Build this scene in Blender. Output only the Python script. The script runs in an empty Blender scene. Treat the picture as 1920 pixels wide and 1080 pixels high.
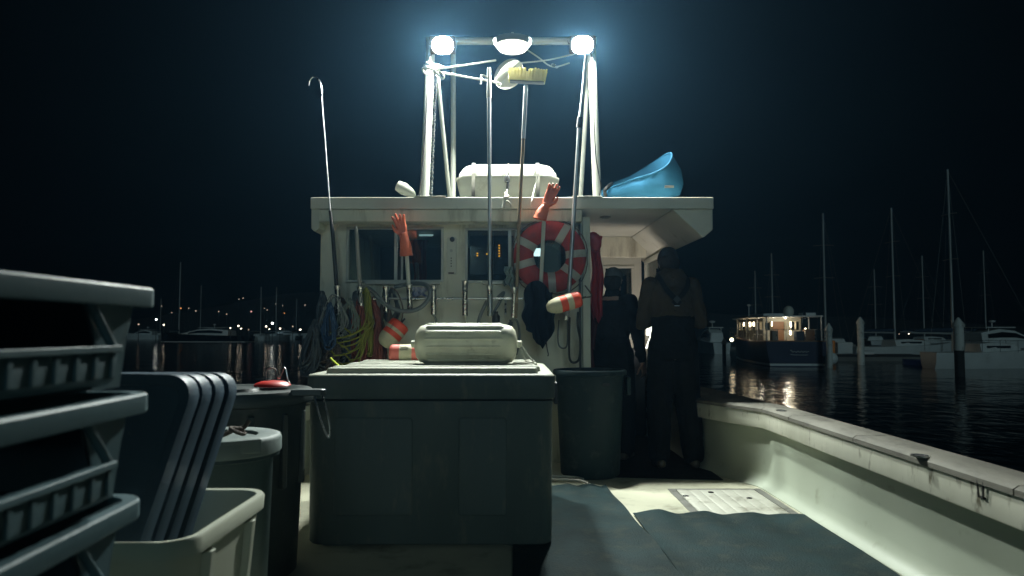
import bpy, math, random
from mathutils import Vector, Matrix
random.seed(7)
S = bpy.context.scene
COL = S.collection
R = math.radians
WATER = -0.75
# ---------------------------------------------------------------- camera
F = 1400.0
CAMZ = 1.15
PITCH = math.atan(80 / F)
cd = bpy.data.cameras.new('camera'); cam = bpy.data.objects.new('camera', cd); COL.objects.link(cam)
cam.location = (0, 0, CAMZ); cam.rotation_euler = (math.pi / 2 + PITCH, 0, 0)
cd.sensor_width = 36; cd.lens = F / 1920 * 36; cd.clip_start = .05; cd.clip_end = 2000
cd.dof.use_dof = True; cd.dof.focus_distance = 6.0; cd.dof.aperture_fstop = 3.4
S.camera = cam
# ---------------------------------------------------------------- night sky
W = bpy.data.worlds.new('World'); S.world = W; W.use_nodes = True
wn = W.node_tree
bg = wn.nodes['Background']
sky = wn.nodes.new('ShaderNodeTexSky'); sky.sky_type = 'NISHITA'; sky.sun_disc = False
sky.sun_elevation = R(-4); sky.sun_rotation = R(180)
hs = wn.nodes.new('ShaderNodeMix'); hs.data_type = 'RGBA'; hs.inputs[0].default_value = 0.985
wn.links.new(sky.outputs[0], hs.inputs[6]); hs.inputs[7].default_value = (.003, .009, .013, 1)
wn.links.new(hs.outputs[2], bg.inputs[0]); bg.inputs[1].default_value = .03
# faint fill light added from behind the camera, its source unseen
sl = bpy.data.lights.new('rear_fill', 'SUN'); sl.energy = .21; sl.angle = R(12); sl.color = (.62, .93, 1)
so = bpy.data.objects.new('rear_fill', sl); COL.objects.link(so); so.rotation_euler = Vector((-.10, .96, -.26)).to_track_quat('-Z', 'Y').to_euler()
S.view_settings.view_transform = 'Standard'; S.view_settings.look = 'None'
S.view_settings.exposure = 0; S.view_settings.gamma = 1
S.render.engine = 'CYCLES'
S.cycles.use_denoising = True
S.cycles.max_bounces = 10; S.cycles.diffuse_bounces = 5; S.cycles.glossy_bounces = 4
S.cycles.transmission_bounces = 4; S.cycles.transparent_max_bounces = 8; S.cycles.volume_bounces = 0
S.cycles.sample_clamp_indirect = 4

_c, _s = math.cos(PITCH), math.sin(PITCH)
def at(px, py, Y):
    u = (px - 960) / F; v = (540 - py) / F
    t = Y / (_c - v * _s)
    return Vector((u * t, Y, CAMZ + (_s + v * _c) * t))
def onz(px, py, z):
    u = (px - 960) / F; v = (540 - py) / F
    t = (z - CAMZ) / (_s + v * _c)
    return Vector((u * t, (_c - v * _s) * t, z))

# ---------------------------------------------------------------- materials
MATS = {}
def mat(name, col, rough=.5, metal=0, col2=None, scale=8, amt=.5, bump=0, bscale=60, emit=None, estr=0,
        spec=.5, stretch=(1, 1, 1), dirt=None, dscale=3, dlo=.55, dhi=.7, rvar=.12, sheen=0):
    m = bpy.data.materials.new(name); m.use_nodes = True; MATS[name] = m
    n = m.node_tree.nodes; l = m.node_tree.links; b = n['Principled BSDF']
    b.inputs['Roughness'].default_value = rough; b.inputs['Metallic'].default_value = metal
    b.inputs['Specular IOR Level'].default_value = spec
    if sheen: b.inputs['Sheen Weight'].default_value = sheen
    tc = n.new('ShaderNodeTexCoord'); mp = n.new('ShaderNodeMapping'); l.new(tc.outputs['Object'], mp.inputs[0])
    mp.inputs['Scale'].default_value = stretch
    no = n.new('ShaderNodeTexNoise'); no.inputs['Scale'].default_value = scale; no.inputs['Detail'].default_value = 6
    l.new(mp.outputs[0], no.inputs['Vector'])
    c2 = col2 or tuple(x * .72 for x in col)
    mx = n.new('ShaderNodeMix'); mx.data_type = 'RGBA'
    mr = n.new('ShaderNodeMapRange'); mr.inputs[1].default_value = .35; mr.inputs[2].default_value = .7
    mr.inputs[4].default_value = amt
    l.new(no.outputs[0], mr.inputs[0]); l.new(mr.outputs[0], mx.inputs[0])
    mx.inputs[6].default_value = (*col, 1); mx.inputs[7].default_value = (*c2, 1)
    out = mx.outputs[2]
    if dirt:
        n2 = n.new('ShaderNodeTexNoise'); n2.inputs['Scale'].default_value = dscale; n2.inputs['Detail'].default_value = 9
        n2.inputs['Roughness'].default_value = .65; l.new(mp.outputs[0], n2.inputs['Vector'])
        m2 = n.new('ShaderNodeMapRange'); m2.inputs[1].default_value = dlo; m2.inputs[2].default_value = dhi
        l.new(n2.outputs[0], m2.inputs[0])
        x2 = n.new('ShaderNodeMix'); x2.data_type = 'RGBA'; l.new(m2.outputs[0], x2.inputs[0])
        l.new(out, x2.inputs[6]); x2.inputs[7].default_value = (*dirt, 1); out = x2.outputs[2]
    l.new(out, b.inputs['Base Color'])
    r2 = n.new('ShaderNodeMapRange'); r2.inputs[3].default_value = max(.02, rough - rvar); r2.inputs[4].default_value = min(1, rough + rvar)
    l.new(no.outputs[0], r2.inputs[0]); l.new(r2.outputs[0], b.inputs['Roughness'])
    if bump:
        nb = n.new('ShaderNodeTexNoise'); nb.inputs['Scale'].default_value = bscale; nb.inputs['Detail'].default_value = 4
        l.new(mp.outputs[0], nb.inputs['Vector'])
        bp = n.new('ShaderNodeBump'); bp.inputs['Strength'].default_value = bump; bp.inputs['Distance'].default_value = .01
        l.new(nb.outputs[0], bp.inputs['Height']); l.new(bp.outputs[0], b.inputs['Normal'])
    if emit:
        b.inputs['Emission Color'].default_value = (*emit, 1); b.inputs['Emission Strength'].default_value = estr
    return m
def translucent(m, f):
    n = m.node_tree.nodes; l = m.node_tree.links; b = n['Principled BSDF']; t = n.new('ShaderNodeBsdfTranslucent'); t.inputs[0].default_value = (.85, .80, .30, 1)
    x = n.new('ShaderNodeMixShader'); x.inputs[0].default_value = f; l.new(b.outputs[0], x.inputs[1]); l.new(t.outputs[0], x.inputs[2]); l.new(x.outputs[0], n['Material Output'].inputs[0])
def glass(name, tint=(.8, .9, .9), refl=.12, rough=.03):
    m = bpy.data.materials.new(name); m.use_nodes = True; MATS[name] = m
    n = m.node_tree.nodes; l = m.node_tree.links; n.remove(n['Principled BSDF'])
    t = n.new('ShaderNodeBsdfTransparent'); t.inputs[0].default_value = (*tint, 1)
    g = n.new('ShaderNodeBsdfGlossy'); g.inputs['Roughness'].default_value = rough
    fr = n.new('ShaderNodeFresnel'); fr.inputs[0].default_value = 1.45
    ad = n.new('ShaderNodeMath'); ad.inputs[1].default_value = refl; l.new(fr.outputs[0], ad.inputs[0])
    mx = n.new('ShaderNodeMixShader'); l.new(ad.outputs[0], mx.inputs[0]); l.new(t.outputs[0], mx.inputs[1]); l.new(g.outputs[0], mx.inputs[2])
    l.new(mx.outputs[0], n['Material Output'].inputs[0])
    return m

cream = (.62, .62, .52)
M_paint = mat('white_gelcoat', (.60, .60, .51), .42, col2=(.50, .50, .41), scale=2.2, amt=.7, dirt=(.24, .21, .14), dscale=5, dlo=.6, dhi=.82, bump=.06, bscale=14)
M_wall = mat('cabin_paint', (.70, .69, .56), .5, col2=(.53, .52, .41), scale=3, amt=.8, dirt=(.19, .155, .09), dscale=6, dlo=.53, dhi=.78, bump=.08, bscale=20, stretch=(1, 1, .22))
M_deck = mat('nonskid_deck', (.50, .49, .37), .75, col2=(.40, .40, .30), scale=3, amt=.7, bump=.35, bscale=220, dirt=(.13, .12, .08), dscale=3.2, dlo=.54, dhi=.78)
M_bul = mat('bulwark_gelcoat', (.43, .475, .385), .5, col2=(.35, .39, .31), scale=1.5, amt=.8, dirt=(.22, .22, .15), dscale=7, dlo=.6, dhi=.85, bump=.05, bscale=10)
M_fascia = mat('gunwale_fascia_paint', (.64, .64, .53), .5, col2=(.52, .52, .42), scale=4, amt=.7, dirt=(.13, .115, .07), dscale=9, dlo=.57, dhi=.68, stretch=(1, 1.6, .5))
M_cap = mat('weathered_gunwale_cap', (.175, .168, .138), .75, col2=(.11, .105, .085), scale=5, amt=.9, dirt=(.09, .085, .07), dscale=14, dlo=.5, dhi=.7, bump=.25, bscale=70, stretch=(1, .3, 1))
M_hull = mat('hull_paint', (.04, .06, .09), .35)
M_dark = mat('black_rubber', (.02, .022, .025), .6, bump=.1)
M_steel = mat('stainless_steel', (.55, .56, .55), .28, 1, bump=.03)
M_alu = mat('aluminium_pole', (.58, .60, .60), .38, .85, scale=20)
M_whitepipe = mat('white_painted_pipe', (.66, .67, .58), .4, col2=(.52, .52, .44), scale=6, dirt=(.25, .2, .12), dscale=8, dlo=.65, dhi=.8)
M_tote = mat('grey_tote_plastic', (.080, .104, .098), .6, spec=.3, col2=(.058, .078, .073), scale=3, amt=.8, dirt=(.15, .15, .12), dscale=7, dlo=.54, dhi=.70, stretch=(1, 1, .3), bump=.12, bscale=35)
M_totelid_lit = mat('floodlit_tote_lid_plastic', (.36, .37, .30), .55, spec=.35, col2=(.28, .29, .235), scale=4, amt=.8, dirt=(.18, .17, .12), dscale=6, dlo=.58, dhi=.8, bump=.12, bscale=35)  # pale tone puts the floodlight falling on the lid top into its colour
M_fender = mat('fender_vinyl', (.74, .73, .57), .45, col2=(.50, .49, .37), scale=7, amt=.7, dirt=(.26, .24, .16), dscale=10, dlo=.58, dhi=.78)
M_bin = mat('blue_grey_bin_plastic', (.070, .128, .148), .55, spec=.18, col2=(.054, .102, .120), scale=6, bump=.06, bscale=50, dirt=(.10, .115, .11), dscale=9, dlo=.6, dhi=.72)
M_navy = mat('navy_tray_plastic', (.044, .078, .112), .45, spec=.25, col2=(.028, .050, .075), scale=5, bump=.05, dirt=(.10, .12, .13), dscale=13, dlo=.64, dhi=.8)
M_tub = mat('cream_tub_plastic', (.47, .49, .40), .5, spec=.3, col2=(.48, .50, .41), scale=5, dirt=(.25, .24, .17), dscale=9, dlo=.6, dhi=.82)
M_can = mat('dark_can_plastic', (.04, .055, .055), .42, col2=(.03, .04, .042), scale=6, bump=.08, dirt=(.10, .10, .09), dscale=12, dlo=.63, dhi=.78)
M_pail_shaded = mat('shaded_pail_plastic', (.035, .062, .066), .55, spec=.25, col2=(.028, .05, .052))  # pail body darker than its lid, shade put into the colour
M_pail = mat('grey_pail_plastic', (.13, .165, .16), .55, spec=.2, col2=(.27, .32, .31), scale=5, dirt=(.12, .13, .12), dscale=9, dlo=.58, dhi=.8)
M_green = mat('slate_can_plastic', (.014, .030, .034), .6, spec=.22, col2=(.010, .022, .025), scale=4, bump=.08, dirt=(.05, .06, .06), dscale=8)
M_mat = mat('slate_rubber_mat', (.013, .032, .035), .7, spec=.10, col2=(.009, .019, .020), scale=3.5, amt=1, bump=.6, bscale=90, dirt=(.035, .046, .040), dscale=7, dlo=.50, dhi=.72)
M_red = mat('red_plastic', (.62, .03, .02), .4)
M_ring = mat('faded_red_canvas', (.40, .030, .025), .75, dirt=(.16, .03, .025), dscale=7, dlo=.5, dhi=.75, col2=(.26, .02, .018), scale=9, amt=.8, bump=.25, bscale=90)
M_tape = mat('white_reflective_tape', (.46, .44, .38), .5, scale=12, dirt=(.22, .18, .14), dscale=9, dlo=.55, dhi=.75)
M_glove = mat('orange_rubber_glove', (.72, .16, .07), .5, col2=(.55, .10, .05), scale=9, bump=.12, bscale=60)
M_orange = mat('fluorescent_orange_paint', (.85, .09, .035), .5, col2=(.7, .06, .03), scale=9)
M_pink = mat('faded_coral_paint', (.75, .17, .13), .5, col2=(.62, .12, .09), scale=9)
M_foam = mat('cream_foam', (.62, .58, .40), .6, col2=(.5, .46, .30), scale=12, dirt=(.2, .17, .1), dscale=14, dlo=.6, dhi=.75, bump=.1)
M_blue = mat('blue_kayak_plastic', (.024, .13, .235), .75, spec=.2, col2=(.018, .105, .195), scale=4, dirt=(.08, .2, .28), dscale=9, dlo=.66, dhi=.8)
M_raft = mat('white_fibreglass', (.68, .68, .58), .35, col2=(.58, .58, .48), scale=3, dirt=(.35, .32, .22), dscale=6, dlo=.62, dhi=.85)
M_brush = mat('yellow_brush_bristle', (.72, .66, .26), .8, col2=(.50, .45, .14), scale=40, bump=.8, bscale=150)
translucent(M_brush, .5)
M_wood = mat('worn_brown_pole', (.26, .19, .11), .55, col2=(.16, .11, .06), scale=10, stretch=(1, 1, .2))
M_blk = mat('black_grip', (.03, .03, .03), .5)
M_rope_w = mat('white_rope', (.66, .65, .55), .8, bump=.8, bscale=300)
M_rope_y = mat('yellow_rope', (.30, .29, .04), .7, col2=(.30, .29, .05), scale=30, bump=.6, bscale=300)
M_rope_b = mat('blue_grey_rope', (.085, .10, .11), .75, col2=(.10, .12, .14), scale=30, bump=.6, bscale=300)
M_rope_n = mat('brown_rope', (.12, .09, .07), .8, col2=(.12, .09, .07), scale=30, bump=.6, bscale=300)
M_rope_bl = mat('blue_rope', (.03, .07, .14), .6, col2=(.05, .10, .2), scale=30)
M_rope_r = mat('rust_red_rope', (.26, .07, .05), .75, col2=(.16, .05, .04), scale=30)
M_hose = mat('grey_hose', (.16, .18, .18), .45)
M_cloth = mat('dark_navy_cloth', (.007, .010, .018), .95, spec=.1, bump=.4, bscale=40)
M_redoil = mat('red_oilskin', (.42, .025, .03), .5, col2=(.28, .015, .02), scale=6, bump=.3, bscale=20)
M_brown = mat('brown_sweatshirt', (.052, .040, .026), .95, spec=.15, col2=(.035, .027, .019), scale=9, bump=.4, bscale=60)
M_bib = mat('dark_bib_fabric', (.006, .007, .0075), .9, spec=.15, bump=.3, bscale=40)
M_jacket = mat('black_jacket', (.010, .012, .016), .9, spec=.15, bump=.3, bscale=40)
M_skin = mat('skin', (.50, .30, .22), .5)
M_hair = mat('dark_hair', (.012, .009, .007), .7, bump=.6, bscale=150)
M_beanie = mat('grey_knit', (.12, .12, .11), .9, bump=.8, bscale=120)
M_cap2 = mat('dark_cap_fabric', (.010, .010, .011), .85)
M_boot = mat('brown_rubber_boot', (.06, .045, .03), .45)
M_glass = glass('window_glass', (.62, .72, .70), .10)
M_glass2 = glass('clear_pane', (.85, .92, .92), .05)
M_int = mat('dim_interior_panel', (.10, .11, .11), .6)
M_frame = mat('aluminium_frame', (.42, .42, .37), .45, .4, scale=10)
def emi(name, col, s):
    m = bpy.data.materials.new(name); m.use_nodes = True
    n = m.node_tree.nodes; n.remove(n['Principled BSDF']); e = n.new('ShaderNodeEmission')
    e.inputs[0].default_value = (*col, 1); e.inputs[1].default_value = s
    m.node_tree.links.new(e.outputs[0], n['Material Output'].inputs[0]); return m
E_flood = emi('floodlight_lens', (.93, .97, 1), 30)
E_warm = emi('warm_cabin_glow', (1, .84, .55), 9)
E_white = emi('white_screen', (.85, .95, 1), 3.0)
E_orange = emi('orange_indicator', (1, .38, .04), 2.2)
E_tube = emi('dim_tube', (.75, .95, 1), .7)
E_dome = emi('dome_light_lens', (1, 1, .86), 2.2)
M_diamond = mat('diamond_plate', (.52, .52, .45), .5, .25, col2=(.40, .39, .33), scale=6, dirt=(.15, .14, .1), dscale=5)
def _dp(m):
    n = m.node_tree.nodes; l = m.node_tree.links; b = n['Principled BSDF']
    tc = n.new('ShaderNodeTexCoord'); hs = []
    for ang in (45, -45):
        mp = n.new('ShaderNodeMapping'); mp.inputs['Rotation'].default_value = (0, 0, R(ang)); mp.inputs['Scale'].default_value = (9, 17, 1)
        if ang < 0: mp.inputs['Location'].default_value = (.5, .5, 0)
        l.new(tc.outputs['Object'], mp.inputs[0]); v = n.new('ShaderNodeTexVoronoi'); v.inputs['Scale'].default_value = 1
        v.inputs['Randomness'].default_value = 0; l.new(mp.outputs[0], v.inputs['Vector'])
        r_ = n.new('ShaderNodeMapRange'); r_.inputs[1].default_value = .25; r_.inputs[2].default_value = .4; r_.inputs[3].default_value = 1; r_.inputs[4].default_value = 0
        l.new(v.outputs['Distance'], r_.inputs[0]); hs.append(r_)
    a = n.new('ShaderNodeMath'); a.operation = 'MAXIMUM'; l.new(hs[0].outputs[0], a.inputs[0]); l.new(hs[1].outputs[0], a.inputs[1])
    bp = n.new('ShaderNodeBump'); bp.inputs['Strength'].default_value = 1; bp.inputs['Distance'].default_value = .004
    l.new(a.outputs[0], bp.inputs['Height']); l.new(bp.outputs[0], b.inputs['Normal'])
_dp(M_diamond)

# ---------------------------------------------------------------- mesh helpers
def V(*a): return Vector(a)
class MB:
    def __init__(s): s.v = []; s.f = []; s.mi = []; s.cur = 0
    def add(s, vs, fs):
        o = len(s.v); s.v += [Vector(x) for x in vs]; s.f += [tuple(i + o for i in f) for f in fs]; s.mi += [s.cur] * len(fs); return s
    def box(s, c, d, rot=0, M=None):
        c = Vector(c); vs = []
        for x in (-1, 1):
            for y in (-1, 1):
                for z in (-1, 1):
                    p = Vector((x * d[0] / 2, y * d[1] / 2, z * d[2] / 2))
                    if M: p = M @ p
                    elif rot: p = Matrix.Rotation(rot, 3, 'Z') @ p
                    vs.append(p + c)
        return s.add(vs, [(0, 1, 3, 2), (4, 6, 7, 5), (0, 4, 5, 1), (2, 3, 7, 6), (0, 2, 6, 4), (1, 5, 7, 3)])
    def bb(s, x0, x1, y0, y1, z0, z1): return s.box(((x0 + x1) / 2, (y0 + y1) / 2, (z0 + z1) / 2), (x1 - x0, y1 - y0, z1 - z0))
    def loft(s, rings, cap0=True, cap1=True, closed=True):
        n = len(rings[0]); o = len(s.v); vs = [p for r in rings for p in r]; fs = []
        for i in range(len(rings) - 1):
            for j in range(n if closed else n - 1):
                k = (j + 1) % n
                fs.append((i * n + j, i * n + k, (i + 1) * n + k, (i + 1) * n + j))
        if cap0: fs.append(tuple(range(n - 1, -1, -1)))
        if cap1: fs.append(tuple((len(rings) - 1) * n + j for j in range(n)))
        return s.add(vs, fs)
    def tube(s, pts, r, n=8, closed=False, cap=True):
        pts = [Vector(p) for p in pts]; m = len(pts)
        rr = r if isinstance(r, (list, tuple)) else [r] * m
        rings = []; up = None
        for i, p in enumerate(pts):
            a = pts[i - 1] if (i or closed) else p; b = pts[(i + 1) % m] if (i < m - 1 or closed) else p
            t = (b - a)
            if t.length < 1e-9: t = Vector((0, 0, 1))
            t.normalize()
            if up is None:
                up = t.orthogonal().normalized()
            up = (up - t * up.dot(t))
            if up.length < 1e-6: up = t.orthogonal()
            up.normalize(); w = t.cross(up)
            rings.append([p + (up * math.cos(2 * math.pi * j / n) + w * math.sin(2 * math.pi * j / n)) * rr[i] for j in range(n)])
        if closed:
            rings.append(rings[0])
            return s.loft(rings, False, False)
        return s.loft(rings, cap, cap)
    def lathe(s, prof, c=(0, 0, 0), n=32, axis=None, cap0=True, cap1=True, sx=1, sy=1):
        c = Vector(c); q = Vector((0, 0, 1)).rotation_difference(Vector(axis).normalized()).to_matrix() if axis else Matrix.Identity(3)
        rings = [[c + q @ Vector((sx * r * math.cos(2 * math.pi * j / n), sy * r * math.sin(2 * math.pi * j / n), z)) for j in range(n)] for r, z in prof]
        return s.loft(rings, cap0, cap1)
    def ell(s, c, d, n=16, m=10, M=None):
        rings = []
        c = Vector(c)
        for i in range(m + 1):
            a = -math.pi / 2 + math.pi * i / m; a = max(-1.5, min(1.5, a)); rg = []
            for j in range(n):
                b = 2 * math.pi * j / n
                p = Vector((d[0] * math.cos(a) * math.cos(b), d[1] * math.cos(a) * math.sin(b), d[2] * math.sin(a)))
                rg.append(c + (M @ p if M else p))
            rings.append(rg)
        return s.loft(rings)
    def cap_(s, p0, r0, p1, r1, n=12):
        """tapered capsule"""
        p0 = Vector(p0); p1 = Vector(p1); d = p1 - p0; L = d.length
        prof = [(max(.0005, r0 * math.sin(a)), -r0 * math.cos(a)) for a in [math.pi / 2 * k / 4 for k in range(0, 4)]]
        prof += [(r0, 0), (r1, L)] + [(max(.0005, r1 * math.cos(a)), L + r1 * math.sin(a)) for a in [math.pi / 2 * k / 4 for k in range(1, 5)]]
        return s.lathe(prof, p0, n, d)
    def prism(s, poly, y0, y1):
        """polygon of (x,z) extruded along y"""
        return s.loft([[Vector((x, y0, z)) for x, z in poly], [Vector((x, y1, z)) for x, z in poly]])
    def build(s, name, m, parent=None, bevel=0, smooth=True, sharp=38, local=False, mods=None, seg=2):
        if local: base = Vector((0, 0, 0))
        else:
            mn = Vector((min(v.x for v in s.v), min(v.y for v in s.v), min(v.z for v in s.v)))
            mx_ = Vector((max(v.x for v in s.v), max(v.y for v in s.v), max(v.z for v in s.v)))
            base = Vector(((mn.x + mx_.x) / 2, (mn.y + mx_.y) / 2, mn.z))
        me = bpy.data.meshes.new(name); me.from_pydata([tuple(v - base) for v in s.v], [], s.f)
        for mm in (m if isinstance(m, (list, tuple)) else [m]): me.materials.append(mm)
        if any(s.mi): me.polygons.foreach_set('material_index', s.mi)
        me.update()
        import bmesh
        bm = bmesh.new(); bm.from_mesh(me); bmesh.ops.recalc_face_normals(bm, faces=bm.faces); bm.to_mesh(me); bm.free()
        if smooth:
            me.polygons.foreach_set('use_smooth', [True] * len(me.polygons)); me.set_sharp_from_angle(angle=R(sharp))
        o = bpy.data.objects.new(name, me); COL.objects.link(o)
        WL[o.name] = base
        if parent is not None:
            o.parent = parent
            o.location = base if local else base - WL[parent.name]
            if local: pass
        else: o.location = base
        if bevel:
            b = o.modifiers.new('bevel', 'BEVEL'); b.width = bevel; b.segments = seg; b.limit_method = 'ANGLE'; b.angle_limit = R(35)
            b.harden_normals = True
        return o
WL = {}
def empty(name, loc, rz=0):
    o = bpy.data.objects.new(name, None); COL.objects.link(o); o.location = loc; o.rotation_euler = (0, 0, rz)
    o.empty_display_size = .2; WL[o.name] = Vector(loc); return o
def tag(o, label=None, cat=None, group=None, kind=None):
    if label: o['label'] = label
    if cat: o['category'] = cat
    if group: o['group'] = group
    if kind: o['kind'] = kind
    return o
def copy_tree(o, parent=None):
    c = o.copy(); COL.objects.link(c)
    if parent: c.parent = parent
    WL[c.name] = Vector(WL.get(o.name, (0, 0, 0)))
    for ch in list(o.children): copy_tree(ch, c)
    return c
def cr(pts, k=6, closed=False):
    """catmull-rom"""
    pts = [Vector(p) for p in pts]; n = len(pts); out = []
    for i in range(n if closed else n - 1):
        p0 = pts[(i - 1) % n] if (closed or i) else pts[0]; p1 = pts[i]; p2 = pts[(i + 1) % n]
        p3 = pts[(i + 2) % n] if (closed or i + 2 < n) else pts[-1]
        for j in range(k):
            t = j / k
            out.append(.5 * ((2 * p1) + (p2 - p0) * t + (2 * p0 - 5 * p1 + 4 * p2 - p3) * t * t + (-p0 + 3 * p1 - 3 * p2 + p3) * t ** 3))
    if not closed: out.append(pts[-1])
    return out
def rrect(w, d, r, z, cx=0, cy=0, k=5):
    """rounded rectangle ring, w along x, d along y"""
    out = []
    for (sx, sy, a0) in ((1, 1, 0), (-1, 1, 90), (-1, -1, 180), (1, -1, 270)):
        for j in range(k + 1):
            a = R(a0 + 90 * j / k)
            out.append(Vector((cx + sx * (w / 2 - r) + r * math.cos(a), cy + sy * (d / 2 - r) + r * math.sin(a), z)))
    return out
def remesh(o, vox, smooth=4, disp=0, dscale=.1):
    r = o.modifiers.new('remesh', 'REMESH'); r.mode = 'VOXEL'; r.voxel_size = vox; r.use_smooth_shade = True
    if smooth:
        s_ = o.modifiers.new('smooth', 'SMOOTH'); s_.iterations = smooth; s_.factor = .5
    if disp:
        t = bpy.data.textures.new('folds', 'CLOUDS'); t.noise_scale = dscale
        d = o.modifiers.new('folds', 'DISPLACE'); d.texture = t; d.strength = disp; d.mid_level = .5; d.texture_coords = 'LOCAL'
    return o
# ================================================================ THE FISHING BOAT
boat = tag(empty('fishing_boat', (0, 0, 0)), 'white fishing boat with open aft deck, flat roofed cabin and floodlit pipe gantry', 'fishing boat')
def sweep(plan, prof_at):
    return [[Vector(p) for p in prof_at(Vector(q), i)] for i, q in enumerate(plan)]
inner = [(1.90, -2.6), (1.91, 1), (1.92, 3.5), (1.91, 5.35), (1.90, 5.58), (1.76, 5.92), (1.60, 6.35), (1.56, 9.6)]
lip = [(1.81, -2.6), (1.82, 1), (1.84, 3.5), (1.85, 5.35), (1.84, 5.55), (1.69, 5.88), (1.52, 6.35), (1.50, 9.6)]
outer = [(2.03, -2.6), (2.04, 1), (2.06, 3.5), (2.07, 5.5), (2.05, 5.8), (2.0, 6.6), (1.95, 7.6), (1.7, 10)]
for sgn, side in ((1, 'starboard'), (-1, 'port')):
    b = MB()   # inner wall with coved foot
    rings = []
    for (x, y) in inner:
        pr = [(x + .05, .43), (x, .43), (x - .005, .22), (x - .012, .10), (x - .025, .05), (x - .05, .02), (x - .09, .006), (x - .09, -.04), (x + .05, -.04)]
        rings.append([Vector((sgn * a, y, z)) for a, z in pr])
    b.loft(rings); b.build('bulwark', M_bul, boat)
    b = MB(); rings = []
    for (x, y), (xi, yi) in zip(lip, inner):
        pr = [(x, .548), (x - .004, .44), (x, .432), (x + .03, .430), (xi + .06, .432), (xi + .06, .548)]
        rings.append([Vector((sgn * a, y, z)) for a, z in pr])
    b.loft(rings); b.build('gunwale_fascia', M_fascia, boat)
    # weathered cap in sections with open seams
    def lerp(P, y):
        for (x0, y0), (x1, y1) in zip(P, P[1:]):
            if y0 <= y <= y1: return x0 + (x1 - x0) * (y - y0) / (y1 - y0)
        return P[-1][0]
    cuts = [-2.6, -.6, 1.4, 2.75, 4.05, 5.0, 5.52, 6.6, 8.2, 9.6]
    for c0, c1 in zip(cuts, cuts[1:]):
        b = MB(); rings = []
        ys = [c0 + .004] + [y for y in (3.5, 5.35, 5.55, 5.88, 6.35, 7.2) if c0 + .01 < y < c1 - .01] + [c1 - .004]
        for y in ys:
            xa = lerp(lip, y) - .012; xb = lerp(outer, y)
            pr = [(xa, .552), (xa, .575), (xa + .02, .588), (xb - .025, .588), (xb, .57), (xb, .55)]
            rings.append([Vector((sgn * a, y, z)) for a, z in pr])
        b.loft(rings); cp = b.build('gunwale_cap', M_cap, boat)
    b = MB(); rings = []
    for (x, y) in [(1.98, -2.6), (1.99, 1), (2.01, 3.5), (2.01, 5.6), (1.95, 6.8), (1.86, 8), (1.6, 10), (1.0, 12), (.02, 13.6)]:
        pr = [(x, .548), (x + .0, .0), (x - .06, -.4), (x - .2, -.95), (x - .28, -.95), (x - .05, 0), (x - .04, .5)]
        rings.append([Vector((sgn * max(.01, a), y, z)) for a, z in pr])
    b.loft(rings); b.build('hull', M_hull, boat)
# rod holder holes and stains on the cap
for px, py in ((1465, 770), (1725, 855)):
    p = onz(px, py, .589)
    b = MB(); b.lathe([(.036, 0), (.036, .006), (.026, .006), (.024, .001)], (p.x, p.y, .587), 24, cap1=True, sy=1.25); b.build('cap_fitting', M_steel, boat)
    b = MB(); b.lathe([(.024, 0), (.024, .002)], (p.x, p.y, .5895), 20, sy=1.25); b.build('cap_hole', M_dark, boat)
# rusted mooring eye on the fascia
p = at(1786, 918, 2.95); b = MB()
xx = 1.838
for dy in (-.018, .018): b.tube([(xx + .01, p.y + dy, p.z + .035), (xx - .012, p.y + dy, p.z + .03), (xx - .012, p.y + dy * .8, p.z - .03), (xx + .01, p.y + dy * .8, p.z - .035)], .004)
b.box((xx - .005, p.y, p.z + .03), (.01, .05, .008)); b.box((xx - .005, p.y, p.z - .03), (.01, .04, .008)); b.build('fascia_eye', M_blk, boat)

# transom
b = MB(); b.bb(-1.98, 1.98, -2.72, -2.6, -.9, .548); b.build('transom', M_bul, boat, bevel=.02)
# deck (with an opening for the hatch)
HX0, HX1, HY0, HY1 = 1.12, 1.80, 4.42, 5.52
def grid_floor(mb, xs, ys, holes, z0, z1):
    cells = set()
    for i in range(len(xs) - 1):
        for j in range(len(ys) - 1):
            cx, cy = (xs[i] + xs[i + 1]) / 2, (ys[j] + ys[j + 1]) / 2
            if not any(h[0] < cx < h[1] and h[2] < cy < h[3] for h in holes): cells.add((i, j))
    return cells
def slab(mb, xs, ys, holes, lo, hi, plane='xy'):
    xs = sorted(set(xs)); ys = sorted(set(ys)); cells = grid_floor(mb, xs, ys, holes, lo, hi)
    P = (lambda a, b_, c: (a, b_, c)) if plane == 'xy' else (lambda a, b_, c: (a, c, b_))
    vid = {}
    def v(i, j, t):
        k = (i, j, t)
        if k not in vid:
            vid[k] = len(mb.v); mb.v.append(Vector(P(xs[i], ys[j], hi if t else lo)))
        return vid[k]
    def q(*a): mb.f.append(a); mb.mi.append(mb.cur)
    for (i, j) in cells:
        q(v(i, j, 1), v(i + 1, j, 1), v(i + 1, j + 1, 1), v(i, j + 1, 1)); q(v(i, j, 0), v(i, j + 1, 0), v(i + 1, j + 1, 0), v(i + 1, j, 0))
        if (i - 1, j) not in cells: q(v(i, j, 0), v(i, j, 1), v(i, j + 1, 1), v(i, j + 1, 0))
        if (i + 1, j) not in cells: q(v(i + 1, j, 0), v(i + 1, j + 1, 0), v(i + 1, j + 1, 1), v(i + 1, j, 1))
        if (i, j - 1) not in cells: q(v(i, j, 0), v(i + 1, j, 0), v(i + 1, j, 1), v(i, j, 1))
        if (i, j + 1) not in cells: q(v(i, j + 1, 0), v(i, j + 1, 1), v(i + 1, j + 1, 1), v(i + 1, j + 1, 0))
    return mb
h0 = onz(1255, 912, 0); 
HX0, HX1, HY0, HY1 = 1.13, 1.80, 4.45, 5.50
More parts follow.
